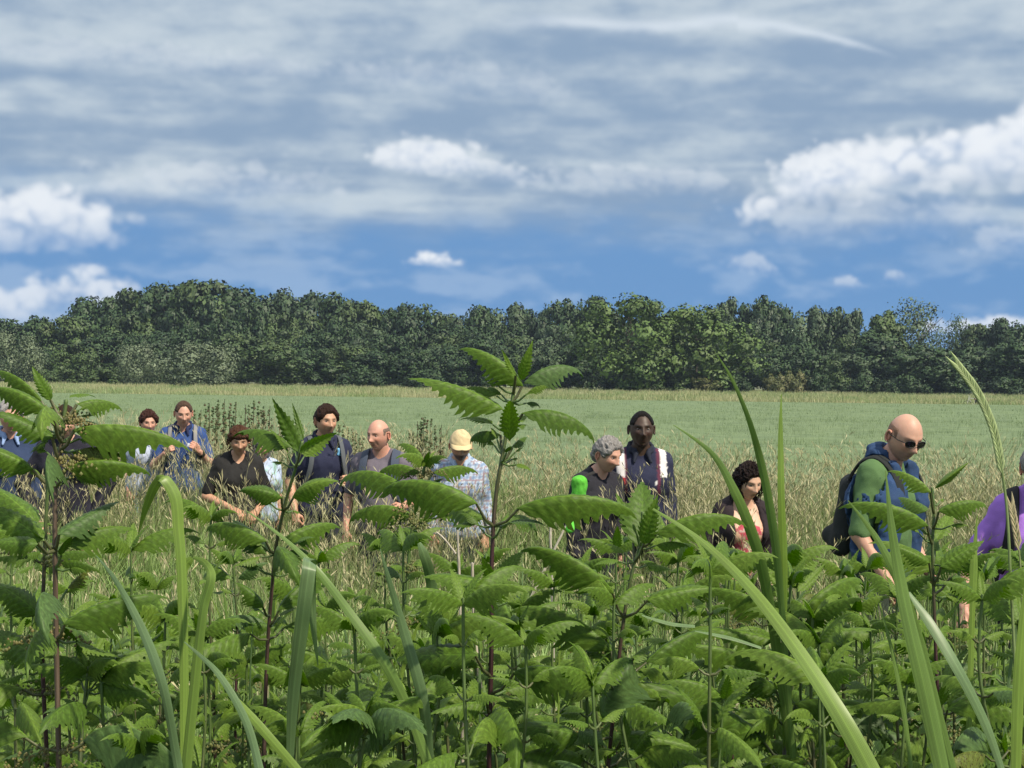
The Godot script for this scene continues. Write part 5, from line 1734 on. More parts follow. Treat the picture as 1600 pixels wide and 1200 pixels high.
func petiole(mb: MB, a: Vector3, b: Vector3, r0: float, col: Color) -> void:
	var m := a.lerp(b, 0.5) + Vector3(0, -0.12, 0) * a.distance_to(b)
	mb.tube(PackedVector3Array([a, m, b]), PackedFloat32Array([r0, r0 * 0.8, r0 * 0.7]), 5, col, false)

# catkins of small green beads hanging round a node
func catkins(parent: Node3D, at: Vector3, size: float, strings: int, r: RandomNumberGenerator, warm: float) -> void:
	var mb := MB.new()
	for s in strings:
		var a := r.randf() * TAU
		var d := Vector3(cos(a), r.randf_range(-0.1, 0.7), sin(a)).normalized()
		var p := at
		var n := 7
		for k in n:
			p += (d + Vector3(0, -0.13 * k, 0)).normalized() * size / n
			for q in 4:
				var col := Color(0.13, 0.17, 0.05).lerp(Color(0.20, 0.16, 0.06), clampf(warm + r.randf_range(-0.3, 0.3), 0.0, 1.0))
				mb.blob(p + Vector3(r.randfn(), r.randfn(), r.randfn()) * size * 0.07, Vector3.ONE * size * r.randf_range(0.025, 0.05), 2, 5, col)
	for i in mb.v.size(): mb.v[i] -= parent.position
	obj("flower_cluster", mb.mesh(), mats.stem, parent)

func leaf_mat(r: RandomNumberGenerator, young := 0.0) -> String:
	var q := r.randf()
	if q < young: return "leaf_young"
	if r.randf() < 0.05: return "leaf_worn"
	q = r.randf()
	return "leaf_dark" if q < 0.26 else ("leaf_mid" if q < 0.72 else ("leaf_blue" if q < 0.82 else "leaf_young"))

# One nettle. stem: pixels and metres from the ground end up; explicit: leaves seen in the photograph
# [x0, y0, x1, y1, depth change at base, at tip, width, up, towards the camera, kind, colour]; auto: how the other leaves are laid
func nettle(label: String, group: String, stem_px: Array, radius: float, stem_col: Color, explicit: Array, auto: Dictionary) -> Node3D:
	var r := RandomNumberGenerator.new()
	r.seed = hash(label + str(stem_px[0][0]))
	var ctrl := PackedVector3Array()
	for a in stem_px: ctrl.append(W(a[0], a[1], a[2]))
	# carry the stem on down to the soil
	var low := ctrl[0]
	var way := (ctrl[0] - ctrl[1])
	var foot := Vector3(low.x + clampf(way.x * 0.8, -0.08, 0.08), 0, low.z + r.randf_range(-0.05, 0.05))
	foot.y = ground_y(foot.x, foot.z) - 0.01
	var all := PackedVector3Array([foot, foot.lerp(low, 0.55) + Vector3(r.randf_range(-0.02, 0.02), 0, 0)])
	all.append_array(ctrl)
	var pts := smooth_path(all, 5)
	var t := thing("nettle", label, "nettle", foot, group)
	var total := 0.0
	for i in pts.size() - 1: total += pts[i].distance_to(pts[i + 1])
	var mb := MB.new()
	var rad := PackedFloat32Array()
	var run := 0.0
	for i in pts.size():
		if i > 0: run += pts[i].distance_to(pts[i - 1])
		rad.append(radius * (1.0 - 0.62 * pow(run / total, 2.0)))
	mb.tube(pts, rad, 4, stem_col)
	var green := Color(0.09, 0.15, 0.04)
	# stems are darker and redder low down, green near the tip
	for i in mb.v.size():
		var h := (mb.v[i].y - foot.y) / (ctrl[ctrl.size() - 1].y - foot.y)
		var ripple := 1.0 + 0.2 * wob.get_noise_3d(mb.v[i].x * 60, mb.v[i].y * 25, mb.v[i].z * 60)
		mb.c[i] = stem_col.lerp(green, smoothstep(auto.get("green_from", 0.93), 1.0, h)) * ripple
	var tip := ctrl[ctrl.size() - 1]
	var mean_d: float = stem_px[stem_px.size() - 1][2]
	for a in explicit:
		var d: float = mean_d
		var best := 1e9
		for s in stem_px:
			if absf(s[1] - a[1]) < best:
				best = absf(s[1] - a[1])
				d = s[2]
		var b := W(a[0], a[1], d + a[4])
		var e := W(a[2], a[3], d + a[5])
		leaf(t, b, e, a[6], Vector3(0, a[7], a[8]), a[9], a[10])
		# petiole to the nearest node on the stem, a little lower down
		var near := pts[0]
		var bd := 1e9
		for q in pts:
			var dd := (q - (b + Vector3(0, -0.014, 0))).length()
			if dd < bd:
				bd = dd
				near = q
		# small leaves of the side shoot in the same axil
		for q in 2:
			if bd > 0.09 or r.randf() < 0.35: continue
			var h := Vector3(signf(e.x - b.x) * r.randf_range(0.1, 1.0), r.randf_range(-0.1, 0.7), r.randf_range(-1.0, 0.5)).normalized()
			var ln := b.distance_to(e) * r.randf_range(0.25, 0.5)
			var from := near + h * 0.012
			petiole(mb, near, from, radius * 0.3, green)
			leaf(t, from, from + (h + Vector3(0, -0.25, 0)).normalized() * ln, r.randf_range(0.8, 1.1), Vector3(r.randf_range(-0.3, 0.3), 1.0, r.randf_range(0.0, 0.7)), ["arch", "flat", "cup"][r.randi() % 3], leaf_mat(r, 0.35))
		if bd > 0.008 and bd < 0.09: petiole(mb, near, b + (e - b) * 0.02, radius * 0.42, stem_col.lerp(green, 0.45))
	# the other leaves, in crossed pairs up the stem
	var size: float = auto.get("leaf", 0.085)
	var gap: float = auto.get("gap", 0.062)
	var from_y: float = auto.get("from", tip.y - 0.65)
	var to_y: float = auto.get("to", tip.y - 0.03)
	var az: float = auto.get("az", r.randf() * TAU)
	var skip: Array = auto.get("skip", [])
	var y := to_y
	var pair := 0
	while y > maxf(from_y, foot.y + 0.2):
		var at := pts[0]
		var bd2 := 1e9
		for i in pts.size() - 1:
			for k in 3:
				var q: Vector3 = pts[i].lerp(pts[i + 1], k / 3.0)
				if absf(q.y - y) < bd2:
					bd2 = absf(q.y - y)
					at = q
		var below := (tip.y - y)
		var grown := clampf(below / 0.20, 0.22, 1.0) * r.randf_range(0.85, 1.12)
		if below > 0.45: grown *= 0.95
		for s in 2:
			var ang := az + PI * s + r.randf_range(-0.25, 0.25)
			var h := Vector3(cos(ang), 0, sin(ang))
			if h.z > 0.45 and at.z > -0.95: continue
			if r.randf() < auto.get("miss", 0.0): continue
			var ln := size * grown
			var up := lerpf(0.30, 0.0, clampf(below / 0.16, 0.0, 1.0))
			var b := at + (h * 0.85 + Vector3.UP * lerpf(0.6, 0.35, clampf(below / 0.16, 0.0, 1.0))).normalized() * ln * 0.24
			var e := b + (h + Vector3.UP * (up - r.randf_range(0.15, 0.5) * clampf(below / 0.12, 0.0, 1.0))).normalized() * ln
			petiole(mb, at, b + (e - b) * 0.02, radius * 0.38, stem_col.lerp(green, 0.5))
			var kind: String = "cup" if below < 0.025 else ("far" if mean_d > 1.3 else ["arch", "flat", "arch", "flat", "hang"][r.randi() % 5])
			leaf(t, b, e, r.randf_range(0.74, 1.0), Vector3(r.randf_range(-0.3, 0.3), 1.0, r.randf_range(-0.2, 0.5)), kind, leaf_mat(r, 0.6 if below < 0.07 else 0.12), r.randi() % leaf_kinds[kind].size())
		# young shoots in the axils
		if below > 0.08 and r.randf() < auto.get("shoots", 0.5):
			for s in 2:
				var a2 := r.randf() * TAU
				var h := Vector3(cos(a2), 0.9, sin(a2) * 0.7).normalized()
				var b := at + h * 0.008
				leaf(t, b, b + h * size * r.randf_range(0.22, 0.42), 0.9, Vector3(-h.x, 0.6, 0.3), "cup", "leaf_young" if r.randf() < 0.5 else "leaf_mid")
		if below > 0.05 and r.randf() < auto.get("flowers", 0.0):
			catkins(t, at, 0.032, 5, r, auto.get("warm", 0.4))
		az += PI * 0.5 + r.randf_range(-0.2, 0.2)
		y -= gap * (0.45 + 0.55 * clampf(below / 0.15, 0.0, 1.0)) * r.randf_range(0.85, 1.15)
		pair += 1
	# the growing tip
	if not auto.get("bare_tip", false):
		for k in 5:
			var a3 := TAU * k / 4.0 + r.randf() * 0.7 + az
			var h := Vector3(cos(a3) * 0.9, r.randf_range(0.05, 0.35) if k < 3 else r.randf_range(0.5, 1.2), sin(a3) * 0.9).normalized()
			leaf(t, tip - Vector3(0, 0.004, 0), tip + h * size * (r.randf_range(0.32, 0.55) if k < 3 else r.randf_range(0.14, 0.30)), 0.85, Vector3(-h.x * 0.4, 0.8, 0.3), "arch" if k < 3 else "cup", "leaf_young" if k % 2 else "leaf_mid")
	if auto.get("top_flowers", false):
		catkins(t, tip - Vector3(0, 0.012, 0), 0.022, 7, r, 0.75)
		catkins(t, tip - Vector3(0, 0.04, 0), 0.030, 7, r, 0.6)
	for i in mb.v.size(): mb.v[i] -= t.position
	obj("stem", mb.mesh(), mats.stem, t)
	return t

func build_nettles() -> void:
	make_leaves()
	rng.seed = 99
	var wine := Color(0.055, 0.022, 0.026)
	var brownish := Color(0.12, 0.085, 0.06)
	var greenish := Color(0.10, 0.12, 0.05)
	var tall := "tall nettles standing in front of the walkers"
	# 1 the tallest, in the middle
	nettle("tallest nettle in the middle, its tip reaching up before the trees", tall,
		[[765, 1140, 1.06], [768, 1000, 1.05], [769, 860, 1.05], [776, 765, 1.05], [788, 695, 1.05], [798, 640, 1.05], [806, 590, 1.05]], 0.0031, wine, [
		[818, 604, 716, 547, 0.0, 0.01, 1.05, 0.75, 0.8, "arch", "leaf_mid"],
		[814, 594, 833, 531, 0.0, -0.01, 0.8, 0.2, 0.9, "cup", "leaf_young"],
		[818, 600, 912, 592, 0.0, 0.02, 0.95, 0.9, 0.4, "arch", "leaf_blue"],
		[806, 588, 783, 545, -0.01, -0.02, 0.6, 0.5, 0.6, "cup", "leaf_young"],
		[787, 640, 636, 592, 0.0, 0.0, 0.95, 0.8, 0.65, "flat", "leaf_mid"],
		[796, 690, 797, 626, -0.005, -0.04, 0.85, 0.6, -0.6, "cup", "leaf_young"],
		[814, 646, 929, 697, -0.01, 0.0, 0.95, 0.9, 0.45, "arch", "leaf_dark"],
		[783, 680, 736, 696, 0.01, 0.03, 1.25, 0.8, 0.7, "arch", "leaf_dark"],
		[800, 700, 824, 684, 0.0, 0.02, 0.8, 0.8, 0.5, "flat", "leaf_dark"],
		[747, 787, 597, 776, -0.01, 0.02, 1.12, 0.75, 0.8, "arch", "leaf_mid"],
		[806, 795, 996, 812, -0.01, 0.0, 0.90, 0.7, 0.75, "arch", "leaf_mid"],
		[757, 812, 690, 788, 0.02, 0.07, 1.0, 0.9, 0.5, "flat", "leaf_mid"],
		[786, 812, 838, 840, 0.02, 0.05, 1.0, 0.9, 0.4, "arch", "leaf_dark"],
		[764, 914, 660, 902, -0.01, -0.01, 1.35, 0.9, 0.7, "flat", "leaf_mid"],
		[773, 912, 752, 868, -0.01, -0.03, 0.85, 0.6, -0.6, "cup", "leaf_young"],
		[776, 912, 818, 862, 0.0, 0.02, 1.1, 0.7, 0.6, "cup", "leaf_mid"],
		[745, 1024, 618, 1032, -0.01, 0.02, 1.2, 0.6, 0.9, "flat", "leaf_dark"],
		[800, 1052, 950, 1090, -0.01, -0.02, 1.15, 0.8, 0.7, "arch", "leaf_dark"],
		[762, 1098, 668, 1118, -0.02, -0.04, 1.0, 0.9, 0.5, "flat", "leaf_mid"],
		[774, 1100, 858, 1106, 0.0, 0.02, 1.0, 0.9, 0.4, "arch", "leaf_dark"],
		], {"to": W(765, 1130, 1.05).y, "bare_tip": true, "shoots": 0.6})
	# 2 right of the middle
	nettle("second tallest nettle right of the middle, before the man in navy", tall,
		[[950, 1200, 1.10], [962, 1080, 1.10], [975, 965, 1.10], [990, 885, 1.10], [1000, 850, 1.10], [1004, 800, 1.10]], 0.0029, wine, [
		[1000, 858, 1003, 752, 0.0, 0.04, 1.35, -0.1, 0.9, "cup", "leaf_dark"],
		[1006, 850, 1028, 772, -0.01, -0.02, 1.0, 0.4, 0.7, "cup", "leaf_mid"],
		[1022, 836, 1168, 826, -0.01, 0.0, 0.85, 0.85, 0.55, "arch", "leaf_mid"],
		[990, 846, 962, 770, 0.01, 0.03, 0.7, 0.4, 0.8, "cup", "leaf_mid"],
		[960, 928, 812, 862, -0.01, 0.0, 0.95, 0.75, 0.8, "arch", "leaf_mid"],
		[1010, 938, 1118, 920, -0.01, 0.0, 1.15, 0.7, 0.8, "flat", "leaf_mid"],
		[958, 1018, 792, 964, 0.01, 0.05, 0.85, 0.9, 0.5, "arch", "leaf_mid"],
		[990, 1028, 968, 1122, -0.02, -0.09, 1.1, 0.2, -0.9, "hang", "leaf_blue"],
		[1008, 1036, 1112, 992, 0.01, 0.04, 1.0, 0.8, 0.6, "arch", "leaf_dark"],
		[906, 1150, 792, 1138, -0.03, -0.05, 1.25, 0.7, 0.8, "flat", "leaf_dark"],
		[905, 1140, 946, 1166, -0.03, -0.06, 1.3, 0.5, 0.8, "flat", "leaf_blue"],
		[972, 1150, 1090, 1172, -0.02, -0.02, 1.2, 0.7, 0.8, "flat", "leaf_mid"],
		], {"to": W(960, 1100, 1.1).y, "bare_tip": true, "shoots": 0.6})
	# 3 before the dark haired man
	nettle("nettle with an upright pointed top leaf before the dark haired man", tall,
		[[412, 1200, 1.20], [418, 1010, 1.20], [424, 930, 1.19], [432, 850, 1.18], [446, 785, 1.17], [462, 730, 1.16], [472, 690, 1.16]], 0.0030, Color(0.075, 0.045, 0.04), [
		[469, 708, 425, 621, 0.0, 0.0, 0.80, -0.2, 0.9, "cup", "leaf_dark"],
		[474, 690, 456, 628, 0.01, 0.02, 0.45, 0.2, 0.9, "cup", "leaf_dark"],
		[467, 708, 527, 676, -0.01, -0.01, 1.2, 0.4, -0.9, "flat", "leaf_young"],
		[457, 700, 363, 684, 0.0, 0.02, 0.75, 1.0, 0.1, "arch", "leaf_dark"],
		[441, 778, 374, 768, -0.01, -0.01, 1.45, 0.5, 0.9, "arch", "leaf_dark"],
		[457, 778, 530, 752, -0.01, -0.02, 1.45, 0.5, 0.8, "arch", "leaf_young"],
		[417, 846, 322, 832, -0.01, 0.01, 1.2, 0.8, 0.7, "arch", "leaf_mid"],
		[438, 846, 532, 826, 0.0, 0.03, 1.0, 0.8, 0.6, "arch", "leaf_mid"],
		[416, 866, 362, 812, 0.0, 0.03, 1.1, 0.8, 0.5, "flat", "leaf_dark"],
		[436, 868, 470, 920, 0.0, -0.05, 1.2, 0.5, 0.7, "hang", "leaf_dark"],
		[412, 950, 366, 910, -0.02, -0.02, 1.4, 0.8, 0.6, "arch", "leaf_dark"],
		[434, 955, 520, 905, 0.0, 0.05, 0.9, 0.8, 0.6, "arch", "leaf_dark"],
		], {"to": W(424, 1000, 1.2).y, "bare_tip": true, "shoots": 0.7})
	# 4 the left pair
	nettle("leftmost tall nettle with brownish flower clusters at its tip", tall,
		[[92, 1200, 0.99], [88, 1000, 0.99], [86, 860, 0.98], [87, 760, 0.98], [96, 690, 0.98], [103, 625, 0.98]], 0.0036, brownish, [
		[80, 626, 50, 572, 0.0, 0.0, 0.95, 0.3, 0.9, "cup", "leaf_mid"],
		[66, 628, -10, 587, 0.01, 0.03, 0.65, 0.8, 0.6, "arch", "leaf_mid"],
		[78, 645, -16, 614, -0.01, 0.0, 1.05, 0.7, 0.8, "arch", "leaf_mid"],
		[84, 655, 66, 690, -0.02, -0.06, 1.3, 0.6, 0.7, "hang", "leaf_young"],
		[118, 632, 192, 644, 0.0, 0.02, 0.9, 0.9, 0.5, "arch", "leaf_mid"],
		[108, 622, 150, 622, 0.0, 0.02, 0.7, 0.8, 0.5, "cup", "leaf_mid"],
		[84, 684, -12, 644, -0.01, -0.02, 1.15, 0.75, 0.8, "flat", "leaf_dark"],
		[112, 672, 300, 708, -0.01, 0.01, 0.85, 0.8, 0.6, "arch", "leaf_mid"],
		[52, 735, -40, 700, -0.01, -0.02, 1.35, 0.7, 0.85, "arch", "leaf_mid"],
		[100, 733, 236, 745, -0.01, 0.01, 0.95, 0.65, 0.9, "arch", "leaf_mid"],
		[84, 716, 85, 788, -0.02, -0.06, 0.75, 0.3, 0.8, "hang", "leaf_blue"],
		[90, 836, 188, 784, -0.01, 0.02, 1.0, 0.8, 0.7, "flat", "leaf_blue"],
		[98, 852, 216, 832, 0.0, 0.03, 0.95, 0.9, 0.5, "arch", "leaf_mid"],
		[70, 845, -20, 790, -0.01, 0.0, 1.2, 0.7, 0.8, "flat", "leaf_mid"],
		[60, 850, -20, 850, -0.03, -0.03, 1.35, 0.6, 0.85, "flat", "leaf_dark"],
		[98, 976, 266, 936, -0.01, 0.02, 0.95, 0.8, 0.65, "arch", "leaf_dark"],
		[84, 940, 78, 1010, -0.03, -0.08, 1.0, 0.3, 0.9, "hang", "leaf_blue"],
		[94, 880, 160, 900, 0.0, 0.0, 0.9, 0.8, 0.6, "arch", "leaf_dark"],
		], {"to": W(88, 1010, 0.98).y, "bare_tip": true, "top_flowers": true, "shoots": 0.6, "flowers": 0.8, "warm": 0.6, "green_from": 0.98})
	nettle("dark stemmed nettle standing close against the leftmost tall nettle", tall,
		[[74, 1200, 1.05], [66, 1010, 1.05], [70, 860, 1.05], [75, 760, 1.05], [80, 715, 1.05]], 0.0031, wine, [
		[62, 962, -14, 914, -0.01, 0.0, 1.35, 0.7, 0.85, "arch", "leaf_dark"],
		[60, 820, -20, 760, 0.0, 0.03, 1.1, 0.8, 0.6, "flat", "leaf_mid"],
		[66, 1035, -10, 985, -0.02, 0.0, 1.3, 0.7, 0.8, "flat", "leaf_dark"],
		[78, 850, 146, 800, 0.03, 0.06, 0.9, 0.8, 0.6, "flat", "leaf_dark"],
		], {"to": W(70, 880, 1.05).y, "bare_tip": true, "flowers": 0.6, "warm": 0.3, "shoots": 0.7})
	# 5 the flowering one left of the middle
	nettle("flowering nettle with a reddish bud cluster before the walker in the yellow cap", tall,
		[[628, 1080, 1.42], [634, 960, 1.42], [640, 860, 1.42], [652, 780, 1.42], [665, 722, 1.42]], 0.0036, greenish, [
		[642, 768, 530, 764, 0.0, 0.05, 0.75, 0.9, 0.5, "arch", "leaf_mid"],
		[648, 806, 545, 822, 0.0, 0.02, 0.85, 0.9, 0.5, "arch", "leaf_mid"],
		[668, 800, 752, 822, 0.0, 0.02, 0.75, 0.9, 0.45, "arch", "leaf_mid"],
		[674, 740, 748, 742, 0.0, 0.02, 0.7, 0.9, 0.4, "arch", "leaf_mid"],
		[658, 740, 590, 748, 0.0, 0.02, 0.8, 0.9, 0.4, "arch", "leaf_mid"],
		[640, 940, 700, 905, 0.0, 0.02, 1.0, 0.8, 0.5, "flat", "leaf_mid"],
		], {"to": W(640, 815, 1.42).y, "from": W(640, 1150, 1.42).y, "top_flowers": true, "flowers": 0.9, "warm": 0.3, "leaf": 0.075, "green_from": 0.5})
	# 6 at the right
	nettle("right hand nettle with broad side leaves before the man in sunglasses", tall,
		[[1473, 1200, 1.08], [1464, 1060, 1.08], [1459, 930, 1.08], [1457, 850, 1.08], [1459, 790, 1.08], [1456, 762, 1.08]], 0.0027, wine, [
		[1460, 764, 1514, 722, 0.0, 0.0, 0.55, 0.3, 0.9, "arch", "leaf_young"],
		[1455, 770, 1386, 737, -0.01, 0.0, 1.05, 0.8, 0.6, "arch", "leaf_young"],
		[1451, 822, 1308, 796, -0.01, 0.0, 0.95, 0.75, 0.8, "arch", "leaf_mid"],
		[1448, 800, 1402, 778, 0.02, 0.05, 1.3, 0.7, 0.8, "flat", "leaf_dark"],
		[1465, 800, 1542, 796, -0.01, 0.0, 1.15, 0.8, 0.7, "arch", "leaf_mid"],
		[1453, 880, 1392, 852, -0.01, -0.01, 1.2, 0.5, 0.9, "flat", "leaf_mid"],
		[1469, 886, 1538, 845, -0.01, -0.01, 1.3, 0.7, 0.85, "flat", "leaf_mid"],
		[1484, 902, 1527, 938, 0.0, 0.02, 1.0, 0.2, 0.9, "flat", "leaf_dark"],
		[1462, 846, 1490, 800, 0.02, 0.05, 0.8, 0.7, 0.6, "cup", "leaf_young"],
		[1450, 1045, 1370, 1075, -0.01, 0.0, 1.1, 0.8, 0.6, "arch", "leaf_mid"],
		[1478, 1110, 1590, 1085, -0.02, 0.0, 1.2, 0.8, 0.6, "arch", "leaf_mid"],
		], {"to": W(1462, 985, 1.08).y, "bare_tip": true, "shoots": 0.5, "gap": 0.07})
	# 7 the bushy one right
	nettle("bushy pale tipped nettle below the pair of upright grass blades", tall,
		[[1224, 1210, 1.18], [1230, 1080, 1.18], [1233, 980, 1.18], [1236, 905, 1.18]], 0.0033, Color(0.12, 0.11, 0.10), [
		[1216, 962, 1086, 926, 0.0, 0.02, 0.85, 0.85, 0.6, "arch", "leaf_mid"],
		[1212, 1000, 1078, 986, 0.0, 0.0, 0.85, 0.9, 0.5, "flat", "leaf_mid"],
		[1208, 1052, 1048, 1016, 0.0, -0.02, 0.9, 0.8, 0.6, "arch", "leaf_mid"],
		[1196, 1160, 1000, 1066, -0.02, -0.06, 1.0, 0.7, 0.8, "flat", "leaf_dark"],
		[1214, 1080, 1130, 1040, -0.01, -0.02, 1.15, 0.7, 0.8, "flat", "leaf_dark"],
		[1250, 962, 1350, 918, 0.0, 0.04, 0.85, 0.9, 0.5, "arch", "leaf_mid"],
		[1250, 1000, 1372, 985, 0.0, 0.02, 0.9, 0.9, 0.5, "flat", "leaf_mid"],
		[1246, 1040, 1340, 1050, 0.0, 0.0, 1.0, 0.8, 0.6, "arch", "leaf_dark"],
		[1224, 925, 1186, 880, 0.0, 0.02, 0.7, 0.6, 0.8, "cup", "leaf_young"],
		[1246, 925, 1290, 880, 0.0, 0.02, 0.7, 0.6, 0.8, "cup", "leaf_young"],
		[1240, 915, 1260, 868, 0.0, 0.01, 0.6, 0.5, 0.8, "cup", "leaf_mid"],
		[1240, 1100, 1390, 1120, -0.02, -0.03, 1.0, 0.8, 0.6, "arch", "leaf_dark"],
		], {"to": W(1233, 985, 1.18).y, "shoots": 0.9, "gap": 0.05, "leaf": 0.08})
	# 8 small ones between
	nettle("small nettle between the leftmost nettle and the folded wide grass blade", tall,
		[[368, 1100, 1.45], [370, 960, 1.45], [366, 905, 1.45], [364, 876, 1.45]], 0.0028, wine, [
		[360, 905, 310, 880, 0.0, 0.02, 1.2, 0.8, 0.5, "arch", "leaf_mid"],
		[372, 905, 420, 880, 0.0, 0.0, 1.2, 0.7, 0.7, "arch", "leaf_blue"],
		[364, 975, 290, 990, 0.0, 0.0, 1.0, 0.8, 0.6, "arch", "leaf_dark"],
		[376, 975, 440, 985, 0.0, 0.0, 1.0, 0.8, 0.6, "flat", "leaf_dark"],
		], {"to": W(368, 930, 1.45).y, "leaf": 0.075, "shoots": 0.5})
	nettle("nettle at the bottom middle seen from above its spread top leaves", tall,
		[[560, 1210, 0.96], [568, 1160, 0.96], [574, 1108, 0.96]], 0.0030, greenish, [
		[572, 1118, 520, 1132, -0.01, -0.08, 1.3, 1.0, 0.5, "flat", "leaf_blue"],
		[578, 1116, 690, 1088, 0.0, 0.02, 0.95, 0.8, 0.7, "flat", "leaf_mid"],
		[580, 1122, 668, 1150, -0.01, -0.07, 1.3, 0.9, 0.6, "arch", "leaf_blue"],
		[570, 1112, 552, 1052, 0.0, 0.05, 1.0, 0.7, 0.7, "cup", "leaf_mid"],
		[568, 1130, 470, 1170, 0.0, -0.05, 1.1, 0.9, 0.5, "arch", "leaf_mid"],
		[582, 1112, 628, 1060, 0.0, 0.04, 0.8, 0.7, 0.7, "cup", "leaf_dark"],
		], {"to": W(570, 1160, 0.96).y, "shoots": 0.6})
	nettle("leafy nettle top at the lower left beside the leftmost stems", tall,
		[[124, 1210, 1.02], [130, 1120, 1.02], [138, 1042, 1.02]], 0.0030, Color(0.11, 0.10, 0.085), [
		[150, 1050, 250, 1010, 0.0, 0.03, 1.1, 0.8, 0.7, "flat", "leaf_mid"],
		[148, 1070, 245, 1095, 0.0, 0.0, 1.2, 0.8, 0.7, "arch", "leaf_mid"],
		[140, 1048, 168, 990, 0.0, 0.02, 0.7, 0.6, 0.8, "cup", "leaf_young"],
		[128, 1060, 40, 1040, 0.0, 0.0, 1.2, 0.7, 0.8, "flat", "leaf_mid"],
		[132, 1046, 118, 995, 0.0, 0.02, 0.7, 0.5, 0.8, "cup", "leaf_young"],
		[130, 1100, 60, 1150, -0.03, -0.08, 1.3, 0.7, 0.7, "arch", "leaf_dark"],
		], {"to": W(130, 1110, 1.02).y, "shoots": 0.8})
	# the shorter ones that fill in between the tall ones
	var fill := [[330, 806, 1.34, "left of the dark haired man's nettle"], [20, 838, 1.28, "at the left edge"],
		[866, 912, 1.5, "left of the second tallest nettle"], [1060, 872, 1.42, "right of the second tallest nettle"], [1140, 892, 1.3, "left of the pale tipped nettle"], [1318, 892, 1.36, "right of the pale tipped nettle"], [1402, 930, 1.28, "before the man in sunglasses"],
		[1540, 900, 1.4, "right of the right hand nettle"], [1596, 944, 1.22, "at the right edge"], [700, 968, 1.22, "left of the tallest stem"], [920, 1000, 1.15, "between the two tallest stems"], [460, 930, 1.3, "behind the folded wide blade"], [1270, 960, 1.16, "on the right of the long diagonal blade"]]
	for f in fill:
		nettle("half height nettle " + f[3], "half height nettles between the tall ones", [[f[0] + 4, f[1] + 280, f[2]], [f[0] - 3, f[1] + 120, f[2]], [f[0], f[1], f[2]]], 0.0028, [wine, brownish, greenish][int(f[0]) % 3], [],
			{"from": W(f[0], f[1], f[2]).y - 0.40, "leaf": 0.092, "gap": 0.052, "shoots": 0.9, "green_from": 0.88})
	# the dense bed of smaller ones
	var r := RandomNumberGenerator.new()
	r.seed = 404
	var spots := []
	var n := 0
	var tries := 0
	while n < 140 and tries < 9000:
		tries += 1
		var d := r.randf_range(1.15, 3.0)
		if n > 34: d = r.randf_range(0.95, 1.7)
		var px := r.randf_range(-120, 1720)
		var at := W(px, 900, d)
		var ok := true
		for q in spots:
			if Vector2(q.x - at.x, q.z - at.z).length() < 0.07: ok = false
		if not ok: continue
		spots.append(at)
		# taller towards the sides, lower in the middle where the grass shows
		var top := 935.0 + 60.0 * r.randfn() - (70.0 if r.randf() < 0.2 else 0.0)
		var open: float = exp(-pow((px - 590.0) / 120.0, 2.0))
		if px > 1050: top -= 25.0
		elif px < 520: top += 45.0
		top += 70.0 * open
		if d > 1.7: top = r.randf_range(845, 970) + 80.0 * open + (70.0 if px < 520 else 0.0)
		if d < 1.25: top += 75.0
		top = maxf(top, 885.0 if px > 1050 else 855.0)
		var side := "left" if px < 420 else ("middle" if px < 1000 else "right")
		var lab: String = "lower nettle in the dense bed at the " + side + ", among many alike"
		nettle(lab, "low nettles of the bed at the " + side, [[px + r.randf_range(-25, 25), top + 260.0, d], [px + r.randf_range(-8, 8), top + 110.0, d], [px, top, d]], 0.0026, [wine, brownish, greenish, greenish][r.randi() % 4], [],
			{"from": W(px, top, d).y - (0.42 if d < 1.7 else 0.34), "leaf": r.randf_range(0.085, 0.122), "gap": r.randf_range(0.050, 0.066), "shoots": 0.6, "green_from": 0.85, "flowers": 0.12})
		n += 1

# ---------------------------------------------------------------- single grass blades
# ctrl: [x, y, metres, width in pixels]; across: which way its breadth lies
func blade(called: String, label: String, category: String, ctrl: Array, m: String, facing := Vector3(0.15, 0.25, 1.0), fold := 0.28, root := true, group := "broad grass blades among the nettles") -> void:  # each call draws one single blade of grass
	var pts := PackedVector3Array()
	var wid := PackedVector3Array()
	for a in ctrl:
		pts.append(W(a[0], a[1], a[2]))
		wid.append(Vector3(a[3] / FOCAL * a[2] * 0.36, 0, 0))
	if root:
		var low := pts[0]
		var way := (pts[0] - pts[1]).normalized()
		var f := low + Vector3(way.x * 0.3, 0, way.z * 0.1)
		f.y = ground_y(f.x, f.z) - 0.01
		pts.insert(0, f)
		wid.insert(0, Vector3(0.0016, 0, 0))
	var s := smooth_path(pts, 8)
	var ws := smooth_path(wid, 8)
	var half := PackedFloat32Array()
	var ac := PackedVector3Array()
	for i in s.size():
		half.append(maxf(ws[i].x, 0.0001))
		var t := (s[mini(i + 1, s.size() - 1)] - s[maxi(i - 1, 0)]).normalized()
		var wv := Vector3(0.12 * sin(i * 0.35), 0, 0)
		ac.append((facing + wv).cross(t).normalized())
	var mb := MB.new()
	for i in s.size(): s[i] -= pts[0]
	var dry := float(hash(label + str(ctrl[0][0])) % 100) / 100.0
	var first := mb.v.size()
	mb.strip(s, half, ac, fold, Color.WHITE, Color(1.05, 1.02, 0.95))
	for i in range(first, mb.v.size()):
		var t := float((i - first) / 3) / s.size()
		var spot := wob.get_noise_3d(mb.v[i].x * 30.0, mb.v[i].y * 14.0, mb.v[i].z * 30.0)
		mb.c[i] = mb.c[i] * (1.0 + 0.16 * spot)
		mb.c[i] = mb.c[i].lerp(Color(2.3, 1.25, 1.9), smoothstep(0.80, 1.0, t + 0.06 * spot) * (0.75 if dry > 0.4 else 0.2))
	var o := obj(called, mb.mesh(), mats[m])
	o.position = pts[0]
	tag(o, label, category, group)

